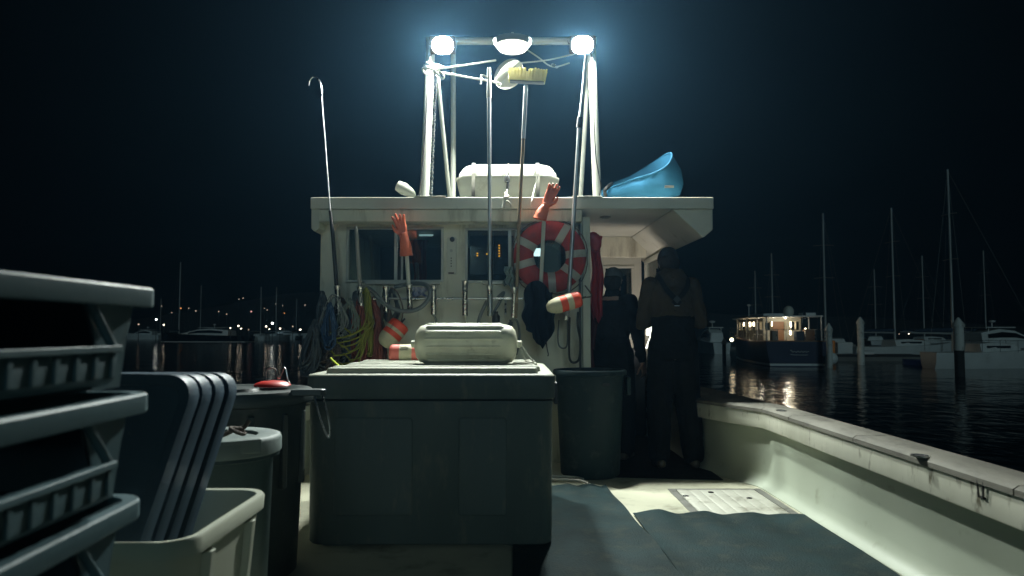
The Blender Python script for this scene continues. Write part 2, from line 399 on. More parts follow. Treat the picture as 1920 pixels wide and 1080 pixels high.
b = MB(); slab(b, [-1.96, HX0, HX1, 1.96], [-2.6, HY0, HY1, 9.6], [(HX0, HX1, HY0, HY1)], -.05, 0)
deck = b.build('deck', M_deck, boat)
hatch = MB()
for a in ((HX0, HX1, HY1 - .035, HY1), (HX0, HX1, HY0, HY0 + .035)): hatch.bb(*a, -.04, .004)
for a in ((HX0, HX0 + .05, HY0 + .035, HY1 - .035), (HX1 - .05, HX1, HY0 + .035, HY1 - .035)): hatch.bb(*a, -.04, .004)
hatch = hatch.build('deck_hatch', M_alu if False else mat('hatch_frame_metal', (.20, .20, .18), .55, .4, dirt=(.08, .08, .06), dscale=9), boat)
b = MB(); b.bb(HX0 + .055, HX1 - .055, HY0 + .04, HY1 - .04, -.03, .006); b.build('hatch_plate', M_diamond, hatch, bevel=.004)
for px, py in ((1333, 923), (1286, 930), (1405, 934)):
    p = onz(px, py, .007); b = MB(); b.lathe([(.02, 0), (.02, .004), (.012, .005), (.011, .001)], (p.x, p.y, .006), 16); b.build('hatch_latch', M_blk, hatch)

# ---------------------------------------------------------------- cabin
YW = 6.60; YR = 6.40
ZR = 2.285
# rear wall, windows W1 and W2
w1 = (at(655, 430, YW), at(827, 525, YW)); w2 = (at(877, 432, YW), at(1062, 526, YW))
W1 = (w1[0].x, w1[1].x, w1[1].z, w1[0].z); W2 = (w2[0].x, w2[1].x, w2[1].z, w2[0].z)
XL, XR_ = -1.70, at(1092, 500, YW).x
b = MB(); slab(b, [XL, W1[0], W1[1], W2[0], W2[1], XR_], [0, W1[2], W1[3], W2[2], W2[3], 2.16], [(W1[0], W1[1], W1[2], W1[3]), (W2[0], W2[1], W2[2], W2[3])], YW, YW + .05, 'xz')
b.build('cabin_wall', M_wall, boat)
# side wall port, door jamb post
b = MB(); b.bb(XL, XL + .05, YW + .052, 9.4, 0, 2.16); b.build('cabin_wall', M_wall, boat)
b = MB(); xj = at(1099, 500, YW).x; b.bb(xj - .035, xj + .035, YW - .03, YW + .07, 0, 2.16); b.build('door_post', M_wall, boat, bevel=.008)
b = MB(); b.bb(xj + .0, xj + .03, YW + .072, 8.6, 0, 2.16); b.build('cabin_partition', M_int, boat)
# dark door edge strip
b = MB(); xe = at(1088, 500, YW - .03).x; b.bb(xe - .012, xe + .006, YW - .035, YW - .005, .05, 2.1); b.build('door_track', M_blk, boat)
# moulded eyebrow at top-left of wall
b = MB(); pa = at(632, 398, YW); pb = at(684, 392, YW); pc = at(690, 400, YW); pd = at(650, 402, YW); pe = at(622, 430, YW)
b.prism([(pe.x, pe.z), (pa.x - .01, pa.z), (pb.x, pb.z), (pc.x, pc.z), (pd.x, pd.z), (pe.x + .03, pe.z - .02)], YW - .035, YW + .001); b.build('corner_brace', M_wall, boat, bevel=.008)
# window assemblies
def window(Wn, split, round_left=False):
    x0, x1, z0, z1 = Wn; y = YW - .012; t = .022
    f = MB()
    f.bb(x0 - t, x1 + t, y - .004, YW + .0, z1, z1 + t); f.bb(x0 - t, x1 + t, y - .012, YW + .0, z0 - t, z0)
    f.bb(x0 - t, x0, y - .004, YW + .0, z0 + .001, z1 - .001); f.bb(x1, x1 + t, y - .004, YW + .0, z0 + .001, z1 - .001)
    fo = f.build('window', M_frame, boat, bevel=.003)
    m = MB(); m.bb(split - .014, split + .014, YW + .002, YW + .03, z0, z1); m.bb(split + .045, split + .062, YW + .012, YW + .04, z0, z1)
    m.build('mullion', M_frame, fo)
    g = MB(); g.bb(x0 + .001, split - .015, YW + .012, YW + .016, z0 + .001, z1 - .001); g.build('pane', M_glass, fo)
    g = MB(); g.bb(split + .063, x1 - .001, YW + .024, YW + .028, z0 + .001, z1 - .001); g.build('pane', M_glass, fo)
    return fo
window(W1, at(742, 480, YW).x); window(W2, at(956, 480, YW).x)
# sill ledges under the windows
for a, c in ((685, 826), (905, 975)):
    p, q = at(a, 527, YW - .03), at(c, 527, YW - .03)
    b = MB(); b.bb(p.x, q.x, YW - .045, YW - .001, p.z - .03, p.z - .006); b.build('window_ledge', M_frame, boat, bevel=.004)
# plate between the windows with a dark knob
p = at(847, 480, YW); b = MB(); b.loft([[Vector((v.x, YW - y, v.y)) for v in rrect(.085 - i, .33 - i, .015, 0, p.x, p.z - .0)] for y, i in ((0, 0), (.010, 0), (.014, .006))])
pl = b.build('switch_plate', M_paint, boat)
q = at(848, 449, YW - .014); b = MB(); b.lathe([(.022, 0), (.022, .012), (.012, .016), (.0, .016)], (q.x, YW - .014, q.z), 20, (0, -1, 0)); b.build('knob', M_blk, pl)
for py in (470, 484, 489, 494, 499):
    q = at(846, py, YW - .014); b = MB(); b.lathe([(.006 if py > 471 else .014, 0), (.006 if py > 471 else .014, .003)], (q.x, YW - .014, q.z), 12, (0, -1, 0)); b.build('gauge_mark', M_blk if py > 471 else M_frame, pl)
q = at(846, 512, YW - .014); b = MB(); b.box((q.x, YW - .017, q.z), (.05, .006, .012)); b.build('plate_slot', M_blk, pl)

# roof: slab with upturned fascia, port wing, starboard wing with chamfer
b = MB()
b.bb(-1.70, 1.70, YR, 9.9, 2.20, ZR - .0); b.build('cabin_roof', M_paint, boat, bevel=.02)
b = MB(); b.bb(-1.735, 1.735, YR - .03, YR - .002, 2.195, ZR + .012); b.build('roof_fascia', M_paint, boat, bevel=.008)
b = MB(); b.bb(-1.71, xj - .05, YR + .001, YW - .001, 2.09, 2.198); b.build('roof_soffit', M_wall, boat, bevel=.01)
# starboard valance: hangs down from the roof edge, sloping inwards
pr0 = [(1.735, ZR - .0), (1.735, 2.02), (1.66, 1.955), (1.63, 1.965), (1.38, 2.196)]
rings = []
for y, k in ((YR - .001, 0), (7.6, .03), (8.9, .06)):
    rings.append([Vector((x - k, y, z)) for x, z in pr0])
b = MB(); b.loft(rings); b.build('roof_wing', M_paint, boat, bevel=.012)
pr0 = [(-1.735, ZR), (-1.735, 2.03), (-1.70, 2.0), (-1.66, 2.03), (-1.66, 2.196)]
b = MB(); b.loft([[Vector((x, y, z)) for x, z in pr0] for y in (YR - .001, 9.4)]); b.build('roof_wing', M_paint, boat, bevel=.01)
# ceiling fittings in the open passage
for px, py in ((1254, 408), (1135, 407), (1188, 446)):
    p = onz(px, py, 2.197); b = MB(); b.lathe([(.05, 0), (.05, -.008), (.035, -.012), (.034, -.006)], (p.x, p.y, 2.199), 20); o = b.build('ceiling_fitting', M_frame, boat)
# front bulkhead of the passage
YF = 8.8
zt = at(1150, 490, YF).z; xw0, xw1 = at(1135, 505, YF).x, at(1184, 505, YF).x; wz1, wz0 = at(1150, 503, YF).z, at(1150, 610, YF).z
b = MB(); slab(b, [xj + .03, xw0, xw1, 1.53], [0, wz0, wz1, 2.2], [(xw0, xw1, wz0, wz1)], YF, YF + .06, 'xz'); b.build('passage_bulkhead', M_paint, boat)
f = MB(); t = .03
f.bb(xw0 - t, xw1 + t, YF - .02, YF - .001, wz1, wz1 + t); f.bb(xw0 - t, xw1 + t, YF - .02, YF - .001, wz0 - t, wz0); f.bb(xw0 - t, xw0, YF - .02, YF - .001, wz0, wz1); f.bb(xw1, xw1 + t, YF - .02, YF - .001, wz0, wz1)
fo = f.build('window', M_paint, boat, bevel=.006)
b = MB(); b.bb(xw0, xw1, YF + .02, YF + .024, wz0, wz1); b.build('pane', M_glass, fo)
b = MB(); b.bb(xj + .03, 1.50, 8.3, 8.36, zt, 2.198); b.build('passage_header', M_wall, boat, bevel=.006)
# side screen: posts and pane going forward at the starboard edge
xs = 1.56
b = MB()
P = [(xs, 7.9), (xs, YF)]
ztop = 1.97
b.bb(xs - .02, xs + .02, 8.62, 8.68, .55, ztop); b.bb(xs - .02, xs + .02, 7.62, 7.68, 1.0, ztop)
b.bb(xs - .02, xs + .02, 7.68, 8.62, .55, 1.05); b.bb(xs - .02, xs + .02, 7.68, 8.62, ztop - .05, ztop)
b.build('side_screen', M_paint, boat, bevel=.006)
b = MB(); b.bb(xs - .003, xs + .003, 7.70, 8.60, 1.06, ztop - .06); b.build('pane', M_glass2, boat)
b = MB(); b.bb(1.12, 1.47, 8.2, 8.79, 0, .95); b.build('helm_console', M_dark, boat, bevel=.03)
b = MB(); b.bb(.74, 1.10, 8.15, 8.79, 0, .92); b.build('step_locker', M_dark, boat, bevel=.02)
# forward cabin face and foredeck
b = MB(); b.bb(-1.65, xj + .03, 9.34, 9.4, 0, 2.19); b.build('cabin_front', M_int, boat)
b = MB(); b.loft([[Vector((x * k, y, z)) for x, z in ((-1, .50), (1, .50), (1, .548), (-1, .548))] for y, k in ((9.6, 1.6), (11.4, 1.2), (13.2, .25))]); b.build('foredeck', M_deck, boat)
# cabin interior seen through the windows
b = MB(); b.bb(-1.6, .60, 6.75, 9.3, .02, .06); b.build('cabin_sole', M_int, boat)
b = MB(); b.bb(-1.60, .55, 8.6, 9.2, .06, 1.25); b.build('dashboard', M_int, boat, bevel=.03)
b = MB(); b.bb(-1.62, -.95, 7.3, 7.35, .06, 1.5); b.build('seat_back', M_int, boat, bevel=.02)
# screen seen through the ring, bluish window beside
p = at(1010, 473, 8.4); b = MB(); b.box((p.x, 8.42, p.z), (.13, .03, .11)); sc = b.build('plotter_display', M_blk, boat, bevel=.004)
b = MB(); b.bb(p.x - .055, p.x + .055, 8.400, 8.404, p.z - .045, p.z + .045); b.build('screen', E_white, sc)
pa, pb = at(985, 440, 9.0), at(1052, 530, 9.0)
b = MB(); b.bb(pa.x, pb.x, 9.0, 9.02, pb.z, pa.z); b.build('bluish_window_panel', mat('blue_grey_panel', (.25, .36, .40), .5), boat)  # opaque panel, its blue-grey colour stands in for a bluish-lit window
# small orange indicator lights on the dashboard panel
b = MB(); pc = at(915, 478, 8.2); b.bb(pc.x - .2, pc.x + .28, 8.22, 8.26, pc.z - .22, pc.z + .22); inst = b.build('instrument_panel', M_blk, boat, bevel=.01)
for px, pys in ((936, (460, 465, 470, 475, 480)), (895, (475, 479)), (968, (458,)), (913, (476,))):
    for k, py in enumerate(pys):
        p = at(px, py, 8.2); b = MB(); b.bb(p.x - .008, p.x + .008, 8.205, 8.215, p.z - .007, p.z + .007); b.build('indicator_light', E_orange, inst)
p, q = at(786, 441, 8.0), at(812, 441, 8.0); b = MB(); b.tube([p, q], .011); b.build('tube_light', E_tube, boat)
# interior light glow (one small lamp with the tube)
la = bpy.data.lights.new('tube_light_glow', 'AREA'); la.energy = 3; la.size = .3; la.color = (.75, .95, 1)
lo = bpy.data.objects.new('tube_light_glow', la); COL.objects.link(lo); lo.location = (-.6, 8.0, 2.1); lo.rotation_euler = (0, 0, 0); lo.parent = boat
# unseen lamp added low at the helm, inferred from the lit bulkhead
b = MB(); b.lathe([(.05, -.06), (.055, -.05), (.05, .02), (.03, .05), (.001, .055)], (1.46, 7.85, 1.16), 20); b.tube([(1.46, 7.85, 1.1), (1.48, 8.25, .96)], .012); b.build('added_helm_lamp', E_dome, boat)
la = bpy.data.lights.new('added_helm_glow', 'SPOT'); la.energy = 16; la.spot_size = R(165); la.spot_blend = .5; la.shadow_soft_size = .06; la.color = (1, .88, .78)
lo = bpy.data.objects.new('added_helm_glow', la); COL.objects.link(lo); lo.location = (1.30, 7.75, 1.16); lo.rotation_euler = Vector((-.25, .75, .55)).to_track_quat('-Z', 'Y').to_euler(); lo.parent = boat

# rail with rod holders
yr = 6.34
b = MB(); pa, pb = at(700, 560, yr), at(1000, 560, yr); b.tube([pa, pb], .011, 10)
for px in (735, 845, 957):
    p = at(px, 560, yr); b.tube([p, (p.x, YW, p.z)], .010, 8)
rail = b.build('rod_rail', M_steel, boat)
def rodholder(px, y0, y1, tilt=0, r=.024):
    a = at(px, y0, yr - .04); c = at(px + tilt, y1, yr - .01); d = (c - a).normalized()
    b = MB(); n = 18
    b.tube([a, a - d * .008, a - d * .0079, a + d * .02], [r * .8, r * 1.15, r * 1.22, r * 1.02], n, cap=False)
    b.tube([a, c], r, n); 
    b.build('rod_holder', M_steel, boat)
for a in ((632, 537, 590, 3), (675, 538, 586, 3), (723, 538, 585, 1), (767, 535, 582, 2), (813, 537, 590, 0), (872, 528, 592, 0), (918, 537, 592, 1), (965, 540, 596, -2), (1064, 560, 600, -2)):
    rodholder(*a)
# bare steel drop bar and strap hooks under the rail
b = MB(); b.tube([at(948, 560, 6.36), at(948, 590, 6.36)], .009); b.build('drop_bar', M_steel, boat)

# gantry: pipe legs, cross bar and lamps
YG = 6.98
gan = MB(); pa, pb = at(800, 76, YG), at(1118, 76, YG); gan.tube([pa, pb], .03, 12); pa, pb = at(850, 79, 7.5), at(1085, 79, 7.5); gan.tube([pa, pb], .028, 12)
for px in (812, 1100):
    a = at(px, 77, YG); c = at(px + (25 if px < 960 else -14), 79, 7.5); gan.tube([a, c], .026, 12)
gan = gan.build('gantry', M_whitepipe, boat)
for (x0, y0, Y0, x1, y1, Y1, r) in ((795, 366, 6.85, 808, 78, 6.98, .043), (850, 366, 7.45, 850, 80, 7.5, .026), (847, 362, 7.42, 818, 120, 6.92, .020),
                                    (1120, 368, 6.85, 1109, 78, 6.98, .040), (1086, 366, 7.45, 1106, 90, 7.0, .022)):
    a = at(x0, y0, Y0); a.z = ZR; c = at(x1, y1, Y1); b = MB(); b.tube([a, c], r, 18)
    b.lathe([(r * 2.1, 0), (r * 2.1, .008), (r * 1.2, .012), (r * 1.1, .03)], (a.x, a.y, ZR + .001), 20)
    b.build('gantry_leg', M_whitepipe, gan)
# flat foot plates overlapping the roof edge
for px in (807, 1100):
    p = at(px, 372, YR); b = MB(); b.bb(p.x - .13, p.x + .13, YR - .04, YR + .30, ZR + .013, ZR + .022); b.build('foot_plate', M_paint, boat, bevel=.003)
# floodlights
FLOODW = 270
for px, py in ((830, 85), (1092, 84)):
    p = at(px, py, YG - .13); aim = Vector((0, -.80, -.60)).normalized(); q = Vector((0, 0, -1)).rotation_difference(aim)
    rot = (aim.to_track_quat('-Z', 'Y')).to_matrix()
    b = MB(); b.loft([[p + rot @ Vector((v.x, v.y, z)) for v in rrect(w, h, .015, 0)] for w, h, z in ((.12, .08, .11), (.20, .14, .05), (.24, .17, .012), (.24, .17, 0))])
    hb = b.build('floodlight', M_blk, boat)
    b = MB(); b.loft([[p + rot @ Vector((v.x, v.y, z)) for v in rrect(.20, .165, .075, 0)] for z in (-.001, -.008)]); b.build('lens', E_flood, hb)  # lens outline rounded so its shape suggests the lamp's glare
    b = MB(); b.tube([p + rot @ Vector((-.125, 0, .03)), p + rot @ Vector((-.13, 0, .14)), p + rot @ Vector((.13, 0, .14)), p + rot @ Vector((.125, 0, .03))], .008); b.build('bracket', M_steel, hb)
    la = bpy.data.lights.new('floodlight_beam', 'AREA'); la.shape = 'RECTANGLE'; la.size = .22; la.size_y = .15; la.energy = FLOODW; la.color = (.93, 1, .93)
    lo = bpy.data.objects.new('floodlight_beam', la); COL.objects.link(lo); lo.location = p + aim * .012
    lo.rotation_euler = aim.to_track_quat('-Z', 'Y').to_euler(); lo.parent = boat
# lamp cables cable-tied down the gantry legs
for pts in (((818, 90, 6.93), (806, 110, 6.90), (802, 160, 6.84), (797, 250, 6.80), (790, 330, 6.78), (786, 364, 6.80)), ((1104, 92, 6.93), (1112, 120, 6.90), (1113, 200, 6.84), (1117, 290, 6.80), (1126, 345, 6.79), (1124, 367, 6.80))):
    b = MB(); b.tube(cr([at(*q) for q in pts], 6), .006, 7); b.build('lamp_cable', M_blk, gan)
# dome lamp under the middle of the gantry
p = at(961, 86, 6.14); b = MB(); b.lathe([(.16, .045), (.155, .02), (.145, 0)], p, 32); dl = b.build('deck_dome_light', M_frame, boat)
b = MB(); b.lathe([(.144, 0), (.115, -.035), (.06, -.055), (.0, -.058)], p, 32); b.build('lens', E_dome, dl)
b = MB(); b.tube([p + V(0, 0, .04), p + V(0, 0, .10), at(961, 76, YG) + V(0, 0, .03)], .018); b.build('stem', M_whitepipe, dl)
la = bpy.data.lights.new('dome_glow', 'POINT'); la.energy = 9; la.shadow_soft_size = .1; la.color = (1, 1, .86)
lo = bpy.data.objects.new('dome_glow', la); COL.objects.link(lo); lo.parent = boat; lo.location = p + V(0, 0, -.075); lo.rotation_euler = Vector((-.08, .9, -1)).to_track_quat('-Z', 'Y').to_euler()
# thin arm reaching from the port lamp to the dome
# small white deck fittings on the roof
b = MB(); p = at(764, 358, 6.9); b.lathe([(.005, -.12), (.05, -.11), (.06, -.04), (.045, .03), (.03, .07), (.01, .09)], p, 20, (.85, -.2, -.5), sy=.8); b.tube([(p.x + .03, p.y, ZR), (p.x + .02, p.y, p.z)], .012)
tagm = b.build('deck_horn', M_raft, boat)
b = MB(); p = at(826, 366, 6.9); b.lathe([(.045, 0), (.045, .02), (.035, .045), (.015, .06), (.001, .063)], (p.x, p.y, ZR + .001), 20); b.build('antenna_dome', M_raft, boat)
# ================================================================ FOREGROUND GEAR
def ring_loft(mb, specs, cx, cy, k=5, lean=None):
    """specs: (w,d,r,z)"""
    mb.loft([[v for v in rrect(w, d, r, z, cx, cy, k)] for w, d, r, z in specs]); return mb
# ---- insulated tote
tx0, tx1 = at(573, 700, 4.0).x, at(1040, 700, 4.0).x; tcx = (tx0 + tx1) / 2; tw = tx1 - tx0; td = 1.42; tcy = 4.0 + td / 2; TZ = .925
tote = tag(empty('fish_tote', (tcx, tcy, 0)), 'large grey insulated fish tote in the middle of the deck under a ribbed lid', 'fish tote')
for sx in (-1, 1):
    b = MB(); b.loft([[v for v in rrect(.18, td - .12, .03, z, tcx + sx * (tw / 2 - .17), tcy)] for z in (.0, .028)]); b.build('skid', M_tote, tote, bevel=.01)
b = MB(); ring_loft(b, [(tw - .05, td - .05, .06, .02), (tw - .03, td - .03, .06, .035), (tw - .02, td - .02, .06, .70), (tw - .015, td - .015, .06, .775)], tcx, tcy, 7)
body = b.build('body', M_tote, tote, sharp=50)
for px, w in ((700, .42), (905, .26)):
    p = at(px, 800, 4.0); b = MB(); b.loft([[Vector((v.x, 4.0 + .012 - y, v.y)) for v in rrect(w - i, .52 - i, .02, 0, p.x, .43)] for y, i in ((0, 0), (.006, .01), (.008, .02))]); b.build('raised_panel', M_tote, tote)
b = MB(); ring_loft(b, [(tw - .006, td - .006, .07, .785), (tw + .006, td + .006, .075, .790), (tw + .012, td + .012, .08, .898), (tw + .008, td + .008, .08, .906)], tcx, tcy, 7)
lid = b.build('lid', M_tote, tote, sharp=50)
b = MB(); ring_loft(b, [(tw + .006, td + .006, .08, .9065), (tw - .004, td - .004, .078, .914), (tw - .03, td - .03, .075, .916), (tw - .09, td - .09, .07, .917)], tcx, tcy, 7); b.build('lid_top', M_totelid_lit, lid, sharp=50)
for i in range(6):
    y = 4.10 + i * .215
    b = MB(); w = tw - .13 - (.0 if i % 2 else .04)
    b.loft([[v for v in rrect(w - j, .150 - j, .02, z, tcx, y + .06)] for z, j in ((.9165, 0), (.938, .004), (.945, .014))]); b.build('rib', M_totelid_lit, lid)
b = MB(); b.box((tx1 + .018, 4.25, .80), (.02, .10, .12)); b.build('latch', M_blk, tote, bevel=.005)

# ---- fender on the lid
pL, pR = at(776, 650, 4.62), at(970, 655, 4.62); fr = .125; fz = .945 + fr - .004; L = pR.x - pL.x
fen = tag(empty('boat_fender', ((pL.x + pR.x) / 2, 4.68, .945)), 'cream cylindrical ribbed vinyl boat fender lying on the tote lid', 'fender')
prof = [(.018, 0), (.05, .003), (.085, .012), (.112, .035), (.122, .07)] + [(.124, .07 + (L - .14) * t) for t in (.1, .5, .9)] + [(.122, L - .07), (.112, L - .035), (.085, L - .012), (.05, L - .003), (.018, L)]
b = MB(); b.lathe(prof, (pL.x, 4.68, fz), 48, (1, -.02, 0)); b.build('fender_body', M_fender, fen, sharp=60)
b = MB()
for k in range(16):
    a = 2 * math.pi * k / 16 + .12; r = .1225; cx_, sx_ = r * math.cos(a), r * math.sin(a)
    x0_ = pL.x + .075 + random.uniform(0, .012); x1_ = pR.x - .10 - random.uniform(0, .02)
    b.tube([(x0_, 4.68 + cx_ * .96, fz + sx_ * .96), (x0_ + .015, 4.68 + cx_, fz + sx_), (x1_, 4.68 + cx_ - .01, fz + sx_), (x1_ + .015, 4.67 + cx_ * .96, fz + sx_ * .96)], .0095, 8)
b.build('fender_rib', M_fender, fen)
b = MB(); e = Vector((pR.x, 4.67, fz)); b.lathe([(.022, -.01), (.022, .025), (.012, .03)], e, 16, (1, 0, 0)); b.build('end_eye', M_fender, fen); b = MB(); b.lathe([(.022, -.01), (.022, .02), (.012, .025)], (pL.x, 4.68, fz), 16, (-1, 0, 0)); b.build('end_eye', M_fender, fen)
b = MB(); b.tube(cr([e + V(.02, 0, .0), e + V(.05, -.02, -.045), e + V(.085, -.05, -.09), e + V(.10, -.06, -.108), e + V(.06, -.08, -.112), e + V(-.02, -.11, -.112), e + V(.03, -.13, -.112), e + V(.08, -.10, -.110), e + V(.05, -.05, -.098), e + V(.02, -.01, -.02)], 6), .006, 8)
b.build('lanyard', M_rope_w, fen)

# ---- buoys (bullet floats with bands)
def buoy(name, A, B, r, bands, mats, label, cat='buoy', group=None, rope=None, marks=False):
    """A blunt end, B nose end; bands: fractions"""
    A = Vector(A); B = Vector(B); d = B - A; Ln = d.length; d.normalize()
    root = tag(empty(name, ((A.x + B.x) / 2, (A.y + B.y) / 2, min(A.z, B.z) - r)), label, cat, group)
    def rad(t):
        if t < .07: return r * (.80 + .20 * math.sin(t / .07 * math.pi / 2))
        if t < .58: return r
        u = (t - .58) / .42; return r * max(.02, math.sqrt(max(0, 1 - (u * .93) ** 2.4)))
    ed = [0] + list(bands) + [1]
    for i in range(len(ed) - 1):
        ts = [ed[i] + (ed[i + 1] - ed[i]) * j / 8 for j in range(9)]
        b = MB(); b.lathe([(rad(t), t * Ln) for t in ts], A, 28, d); b.build('painted_band' if mats[i] is not M_foam else 'float_body', mats[i], root, sharp=60)
    if rope:
        b = MB(); b.tube([A - d * .001, A - d * .05], .008); b.build('stick', M_blk, root)
        b = MB(); b.tube(cr(rope, 6), .006); b.build('line', M_rope_n, root)
    if marks:
        b = MB(); side = Vector((0, -1, 0))
        for i in range(6):
            t = .33 + .035 * i; c = A + d * (t * Ln) + Vector((0, -r * .80, r * .60)); 
            b.tube([c + V(-.006, .003, .012), c + V(.006, 0, .004), c + V(-.004, -.004, -.004), c + V(.005, -.006, -.014)], .0022, 5)
        b.build('painted_mark', M_blk, root)
    return root
buoy('marker_buoy', at(731, 664, 5.28), at(800, 664, 5.28), .068, (.28, .62), (M_pink, M_foam, M_pink), 'coral and white bullet buoy lying on the tote lid behind the cream fender', marks=True)
a, c = at(752, 606, 6.2), at(718, 648, 6.15)
buoy('marker_buoy', a, c, .085, (.28, .40, .58), (M_orange, M_foam, M_orange, M_foam), 'red and white bullet buoy hanging nose down on the port side of the cabin wall',
     rope=[a, a + V(.01, .03, .12), a + V(-.04, .04, .26), a + V(-.10, .05, .30)], marks=True)
a, c = at(1088, 560, 6.15), at(1026, 578, 6.10)
buoy('marker_buoy', a, c, .068, (.25, .42, .62), (M_orange, M_foam, M_orange, M_foam), 'orange banded bullet buoy hanging level near the cabin door post beside the dark cloth',
     rope=[a, a + V(.04, .02, .01), a + V(.10, .06, .03), a + V(.06, .2, .12)])

# ---- slate round can to the right of the tote
def can(name, cx, cy, r0, r1, h, m, label, cat, rim=.02, lidm=None, group=None, n=56, z0=0, handles=True):
    root = tag(empty(name, (cx, cy, z0)), label, cat, group)
    b = MB(); t = .006
    prof = [(r0 * .92, .0), (r0, .02), (r1 - .004, h - .05), (r1, h - .045), (r1 + rim, h - .04), (r1 + rim, h - .012), (r1 + rim - .008, h), (r1 - t, h - .004), (r1 - t - .003, h - .04), (r0 - t, .03), (.001, .03)]
    b.lathe(prof, (cx, cy, z0), n, cap0=True, cap1=False); b.build('can_body', m, root, sharp=50)
    return root
cx_ = at(1106, 700, 6.02).x
c1 = can('deck_can', cx_, 6.02 + .02, .235, .275, .84, M_green, 'open slate green round rubbish can standing right of the tote before the doorway', 'rubbish can')
for sx, ang in ((1, -.5), (-1, .4)):
    b = MB(); ax = cx_ + sx * .285
    b.loft([[Vector((ax + sx * x, 6.04 + ang * .1 + y, z)) for x, y in ((0, -.05), (.035, -.035), (.035, .035), (0, .05))] for z in (.64, .68, .78)]); b.build('handle', M_green, c1, bevel=.008)
b = MB(); b.box((cx_ + .10, 5.775, .735), (.05, .01, .02)); b.build('can_badge', M_blk, c1)

# ---- big dark can with lid, red cap, latch handle
bx, by, br = -1.33, 3.60, .345
c2 = can('lidded_can', bx, by, .30, .335, .85, M_can, 'large dark grey lidded can with wire latch standing left of the tote', 'rubbish can')
b = MB(); b.lathe([(.362, -.045), (.366, -.04), (.366, 0), (.358, .014), (.30, .018), (.285, .006), (.12, .006), (.11, .02), (.001, .024)], (bx, by, .856), 56, cap0=False, cap1=False); lidc = b.build('lid', M_can, c2, sharp=50)
b = MB()
lp = Vector((bx + .355, by - .12, .86)); b.loft([[lp + Vector((x, y, z)) for x, y in ((-.04, -.045), (.10, -.03), (.115, .0), (.10, .04), (-.04, .05))] for z in (-.01, .02)]); b.build('lid_lug', M_can, c2, bevel=.007)
b = MB(); q = lp + V(.07, -.03, -.01); b.tube(cr([q, q + V(.025, -.02, -.08), q + V(.065, -.03, -.175), q + V(.078, -.03, -.175), q + V(.07, -.02, -.10), q + V(.035, .0, 0)], 5), .0045, 8); b.build('wire_latch', M_steel, c2)
b = MB()
for k in range(5):
    a = -2.0 + k * .5; b.box((bx + .325 * math.cos(a), by + .325 * math.sin(a), .60), (.03, .03, .34), rot=a)
b.build('body_rib', M_can, c2, bevel=.006)
p = at(511, 712, 3.72)
rc = tag(empty('red_cap', (p.x, 3.72, .88)), 'bright red domed float with a wire bail on the dark can lid', 'float')
b = MB(); b.lathe([(.085, 0), (.09, .006), (.082, .016), (.055, .026), (.0, .031)], (p.x, 3.72, .874), 32); b.build('cap_dome', M_red, rc)
b = MB(); b.tube(cr([(p.x - .055, 3.80, .885), (p.x - .06, 3.81, .95), (p.x - .02, 3.82, .955), (p.x + .0, 3.82, .905), (p.x + .03, 3.82, .96), (p.x + .05, 3.81, .90), (p.x + .06, 3.80, .885)], 6), .004, 8); b.build('bail', M_steel, rc)

# ---- smaller pale pail with lid and rope knot
px_, py_, pr_ = -1.125, 2.86, .235
c3 = can('lidded_pail', px_, py_, .19, .215, .72, M_pail_shaded, 'small pale grey lidded pail with rope knot, in front of the dark can', 'pail')
b = MB(); b.lathe([(.236, -.05), (.242, -.046), (.242, 0), (.236, .012), (.222, .016), (.155, .014), (.148, .002), (.02, .002), (.0, .002)], (px_, py_, .742), 56, cap0=False, cap1=False); b.build('lid', M_pail, c3, sharp=50)
b = MB()
b.box((px_ + .16, py_ - .17, .735), (.14, .018, .05), rot=.6); b.build('lid_tab', M_pail, c3, bevel=.006)
b = MB(); q = Vector((px_ + .075, py_ - .05, .752))
b.tube(cr([q + V(-.05, 0, 0), q + V(-.02, .01, .012), q + V(.02, .03, .03), q + V(.045, .02, .012), q + V(.03, -.01, .02), q + V(0, 0, .035), q + V(.03, .04, .03), q + V(.05, .06, .055)], 6), .008, 8); b.build('rope_knot', M_rope_n, c3)

# ---- cream tub with nested navy trays standing in it
ux1 = -.765; uw, ud = .66, .62; ucx, ucy = ux1 - uw / 2, 2.10
tubo = tag(empty('cream_tub', (ucx, ucy, 0)), 'open cream plastic tub with rounded rim holding upright dark blue trays', 'tub')
b = MB()
ring_loft(b, [(uw - .14, ud - .14, .07, .0), (uw - .12, ud - .12, .07, .02), (uw - .035, ud - .035, .08, .60), (uw, ud, .09, .605), (uw + .004, ud + .004, .09, .642), (uw - .008, ud - .008, .085, .65), (uw - .04, ud - .04, .075, .648), (uw - .05, ud - .05, .07, .635), (uw - .14, ud - .14, .06, .05), (.02, .02, .005, .05)], ucx, ucy, 6)
b.build('tub_body', M_tub, tubo, sharp=50)
for y in (1.95, 2.25):
    b = MB(); b.loft([[Vector((ux1 - .02 - (.60 - z) * .09 + dx, y + dy, z)) for dx, dy in ((0, -.03), (.022, -.015), (.022, .015), (0, .03))] for z in (.2, .59)]); b.build('tub_rib', M_tub, tubo, bevel=.004)
